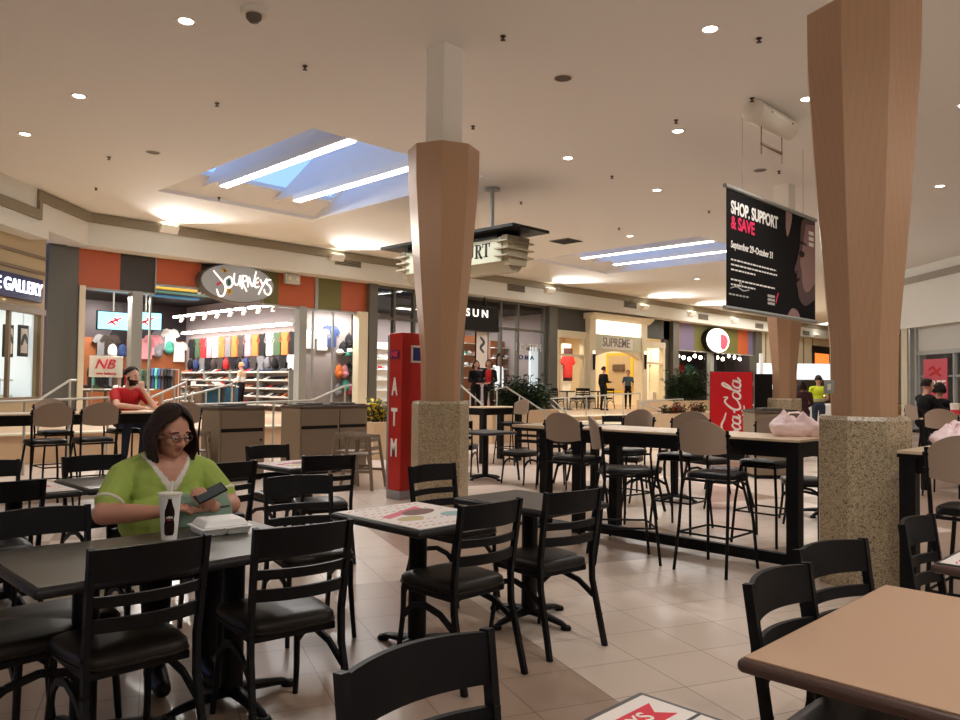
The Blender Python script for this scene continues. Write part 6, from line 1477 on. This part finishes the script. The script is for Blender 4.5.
# ---- bearded man in red on a stool ----------------------------------
f = Fig(); z0 = .80
f.ell('trouser', (0, -.02, z0 + .1), (.18, .15, .12)).ell('shirt', (0, .02, z0 + .26), (.165, .125, .16)).ell('shirt', (0, .06, z0 + .42), (.185, .12, .16)).cap('shirt', (-.15, .07, z0 + .5), .07, (.15, .07, z0 + .5), .07)
f.cap('skin', (0, .08, z0 + .54), .056, (0, .12, z0 + .64), .052)
for s, el, wr in ((1, (.27, .34, 1.125), (.0, .52, 1.09)), (-1, (-.21, .45, 1.10), (-.075, .36, 1.355))):
    sh = Vector((s * .19, .07, z0 + .49)); e = Vector(el); w = Vector(wr); m_ = sh.lerp(e, .6)
    f.cap('shirt', sh, .068, m_, .064).cap('skin', m_, .048, e, .043).cap('skin', e, .043, w, .029)
f.hand((.0, .52, 1.09), (-1, .15, -.02), (0, 0, 1), 1, .3); f.hand((-.075, .36, 1.355), (.1, -.25, 1), (.5, .9, .2), -1, 1.1)
for s in (-1, 1):
    f.cap('trouser', (s * .1, .0, z0 + .075), .085, (s * .13, .36, z0 + .05), .068).cap('trouser', (s * .13, .36, z0 + .05), .064, (s * .12, .28, .42), .045).cap('shoe', (s * .12, .26, .355), .045, (s * .125, .40, .345), .035)
f.head(Vector((-.02, .15, z0 + .725)), .34, .14, 1.08, beard=True)
mc = dict(trouser='denim', shirt='red_cloth', skin='skin_pale', shoe='black_plastic', lips='lips', beard='hair_dark')
Hi = f.H.inverted(); kk = f.k
def stubble(c, r):
    if r not in ('skin', 'beard'): return None
    q = (Hi @ Vector(c)) / kk
    if abs(q.x) < .085 and -.02 < q.y < .14 and -.125 < q.z < .06:
        return 'beard' if (q.z < -.036 and q.y > .005) or (abs(q.x) > .062 and q.z < .005 and -.005 < q.y < .03) else 'skin'
    return None
mm = f.build('bearded man in a red polo shirt leaning on the left high table, chin in hand', (4.36, 11.58, 0), PI + .05, mc, .0075, 2, override=([], stubble))
hair(f, mm, 'hair_dark', length=.03, amax=88, vol=.99, seed=5, brow=.28); eyes(f, mm)

# ---- standing and seated people farther off -------------------------
def stand(label, loc, rz, top, legs, skin='skin', hairm='hair_dark', h=1.72, sleeve=.95, arms='down', long=0.0, yaw=0.0, g=1.0, mid=None, shoe='black_plastic', override=None):
    f = Fig(); k = h / 1.72
    def P(x, y, z): return Vector((x * k * (g if z < 1.45 else 1), y * k, z * k))
    f.ell('leg', P(0, 0, .95), (.155 * g * k, .115 * k, .13 * k)); f.ell('top', P(0, .0, 1.12), (.145 * g * k, .105 * k, .16 * k)).ell('top', P(0, 0, 1.29), (.165 * g * k, .11 * k, .16 * k)).cap('top', P(-.13, -.01, 1.38), .062 * k, P(.13, -.01, 1.38), .062 * k)
    f.cap('skin', P(0, -.005, 1.42), .05 * k, P(0, .012, 1.52), .048 * k)
    for s in (-1, 1):
        sh = P(s * .175, -.01, 1.375)
        if arms == 'down': e, w, d = P(s * .215, -.02, 1.1), P(s * .215, .05, .86), (0, .15, -1)
        elif arms == 'front': e, w, d = P(s * .215, .01, 1.12), P(s * .08, .22, 1.03), (-s * .5, .8, .1)
        elif arms == 'pocket': e, w, d = P(s * .23, -.06, 1.12), P(s * .17, .06, .95), (-s * .3, .3, -1)
        else: e, w, d = (P(s * .215, .01, 1.12), P(s * .16, .24, 1.12), (0, 1, .1)) if s > 0 else (P(s * .215, -.02, 1.1), P(s * .215, .05, .86), (0, .15, -1))
        m_ = sh.lerp(e, min(1, sleeve)) if sleeve <= 1 else e
        f.cap('top', sh, .057 * k, m_, .05 * k)
        if sleeve <= 1: f.cap('skin', m_, .042 * k, e, .039 * k).cap('skin', e, .039 * k, w, .027 * k)
        else: f.cap('top', e, .05 * k, e.lerp(w, .95), .036 * k)
        f.hand(w, d, (s, 0, .1) if arms == 'down' else (0, 0, 1), -s, .5)
        f.cap('leg', P(s * .085, 0, .9), .09 * g * k, P(s * .095, .015, .5), .062 * k).cap('leg', P(s * .095, .015, .5), .06 * k, P(s * .095, -.02, .11), .042 * k).cap('shoe', P(s * .095, -.03, .045), .044 * k, P(s * .11, .13, .035), .034 * k)
    f.head(P(0, .02, 1.60), yaw, .08, k)
    c = dict(top=top, leg=legs, skin=skin, shoe=shoe, lips='lips'); 
    if mid: c['mid'] = mid
    o = f.build(label, loc, rz, c, .0095, 3, override=override)
    hair(f, o, hairm, length=long or .055, amax=112 if long else 88, vol=1.06 if long else .99, brow=.3, seed=int(h * 100), puff=.1 if long else 0); return o
def face_to(x, y, tx, ty): return math.atan2(-(tx - x), ty - y)
p = old(-.12, 23.3); stand('dark-haired woman in a black coat standing by the rail right of the near column', (p[0], p[1], PLAT), face_to(*p, *old(1.5, 20)), 'black_cloth', 'black_cloth', hairm='hair_brown', h=1.68, sleeve=2, arms='front', long=.16)
p = old(.27, 23.0); 
def coat(c, r): return 'mid' if r == 'top' and abs(c.x) < .085 and c.y > .03 else None
stand('woman in a red top under a black jacket standing by the rail', (p[0], p[1], PLAT), face_to(*p, *old(-.6, 19)), 'black_cloth', 'black_cloth', hairm='hair_brown', h=1.70, sleeve=2, arms='front', long=.14, mid='red_cloth', override=(['mid'], coat))
p = onZ(603, 410, PLAT); p = atD(603.5, 392, 31.5); stand('person in dark clothes standing before the white portal, left of two', (p.x, p.y, PLAT), face_to(p.x, p.y, p.x + 3, p.y - .6), 'black_cloth', 'black_cloth', h=1.76, sleeve=2, arms='one')
p = atD(628, 392, 34.0); stand('man in a teal shirt and black trousers before the white portal', (p.x, p.y, PLAT), face_to(p.x, p.y, p.x - 2.5, p.y - 1.6), 'teal_cloth', 'black_cloth', h=1.68, sleeve=.7, arms='pocket')
p = atD(802, 395, 20.0); stand('woman in a maroon coat beyond the long high table, left of the worker', (p.x, p.y, 0), face_to(p.x, p.y, p.x + 1, p.y + .3), 'maroon_cloth', 'maroon_cloth', h=1.66, sleeve=2, arms='front', long=.16, hairm='hair_brown', g=1.15)
p = atD(818.5, 395, 22.0)
def vest(c, r): return 'mid' if r == 'top' and (1.13 < c.z < 1.18) else None
stand('worker in a yellow high visibility shirt beyond the pink bag', (p.x, p.y, 0), face_to(p.x, p.y, p.x + 2, p.y + 1), 'hivis', 'denim', h=1.84, sleeve=.6, arms='front', mid='plaster_grey', override=(['mid'], vest))
p = onA(241, 395, 24.0); stand('customer in a beige hood inside the shoe shop', (p.x, 24.0, PLAT), PI * .2, 'white_cloth', 'black_cloth', hairm='hair_fair', h=1.62, sleeve=2, arms='front', mid='beige_cloth', override=(['mid'], lambda c, r: 'mid' if r == 'top' and c.z > 1.16 else None), g=1.1, long=.05)
def sit(label, loc, rz, top, legs, hairm, zs=.79, h=1.0, long=0.0, yaw=0.0):
    f = Fig(); z0 = zs
    f.ell('leg', (0, -.02, z0 + .1), (.175, .145, .12)).ell('top', (0, .0, z0 + .26), (.155, .12, .16)).ell('top', (0, .0, z0 + .43), (.175, .12, .16)).cap('top', (-.14, .0, z0 + .53), .068, (.14, .0, z0 + .53), .068).cap('skin', (0, .0, z0 + .56), .053, (0, .03, z0 + .67), .05)
    for s in (-1, 1):
        f.cap('top', (s * .18, .0, z0 + .52), .062, (s * .24, .16, z0 + .32), .048).cap('top', (s * .24, .16, z0 + .32), .046, (s * .1, .36, z0 + .33), .034); f.hand((s * .1, .36, z0 + .33), (-s * .4, 1, 0), (0, 0, 1), -s, .4)
        f.cap('leg', (s * .1, .02, z0 + .08), .085, (s * .12, .38, z0 + .05), .066).cap('leg', (s * .12, .38, z0 + .05), .062, (s * .11, .30, .40), .043).cap('shoe', (s * .11, .29, .35), .042, (s * .115, .42, .34), .033)
    f.head(Vector((0, .05, z0 + .745)), yaw, .1, 1.0)
    o = f.build(label, loc, rz, dict(top=top, leg=legs, skin='skin', shoe='black_plastic', lips='lips'), .0095, 3); hair(f, o, hairm, length=long or .055, amax=112 if long else 88, vol=1.06 if long else .99, brow=.3, seed=9, puff=.1 if long else 0); return o
sit('person in black with short hair at the distant high table, left of two', (15.38, 4.2, 0), -PI * .72, 'black_cloth', 'black_cloth', 'hair_dark')
sit('person in black with longer hair at the distant high table, right of two', (16.02, 4.17, 0), -PI * .65, 'black_cloth', 'black_cloth', 'hair_dark', zs=.72, long=.1)

# ================================================================== LIGHT
w = bpy.data.worlds.new('world'); sc.world = w; w.use_nodes = True; bg = w.node_tree.nodes['Background']
bg.inputs['Color'].default_value = (.26, .45, .95, 1); bg.inputs['Strength'].default_value = 1.5
# added uplights on the unseen walls, put in to brighten the ceiling
def wash(n, x, y, z, dx, dy, e=110):
    lb = n; o = dup(up, lb, (x, y, z)); 
    o.rotation_euler = (0, 0, math.atan2(-dx, dy) + PI)
    lamp('SPOT', (x + dx * .3, y + dy * .3, z + .14), e, (1, .95, .9), .12, to=(x + dx * 1.6, y + dy * 1.6, CEIL), spot=2.6, blend=1)
for k, x in enumerate((-5, -1, 3, 7, 11)): wash('added white uplight on the unseen wall behind the viewer, brightening the ceiling', x, -5.98, 4.4, 0, 1)
for k, y in enumerate((-3, 1, 5, 9)): wash('added white uplight on the unseen side wall left of the viewer, brightening the ceiling', -7.98, y, 4.4, 1, 0)
sc.view_settings.view_transform = 'Standard'; sc.view_settings.look = 'None'; sc.view_settings.gamma = 1; sc.view_settings.exposure = 0.27
try: sc.view_settings.use_curve_mapping = False
except Exception: pass
sc.cycles.max_bounces = 10; sc.cycles.diffuse_bounces = 6; sc.cycles.glossy_bounces = 4; sc.cycles.transparent_max_bounces = 16; sc.cycles.sample_clamp_indirect = 6; sc.cycles.caustics_reflective = False; sc.cycles.caustics_refractive = False; sc.cycles.use_denoising = True
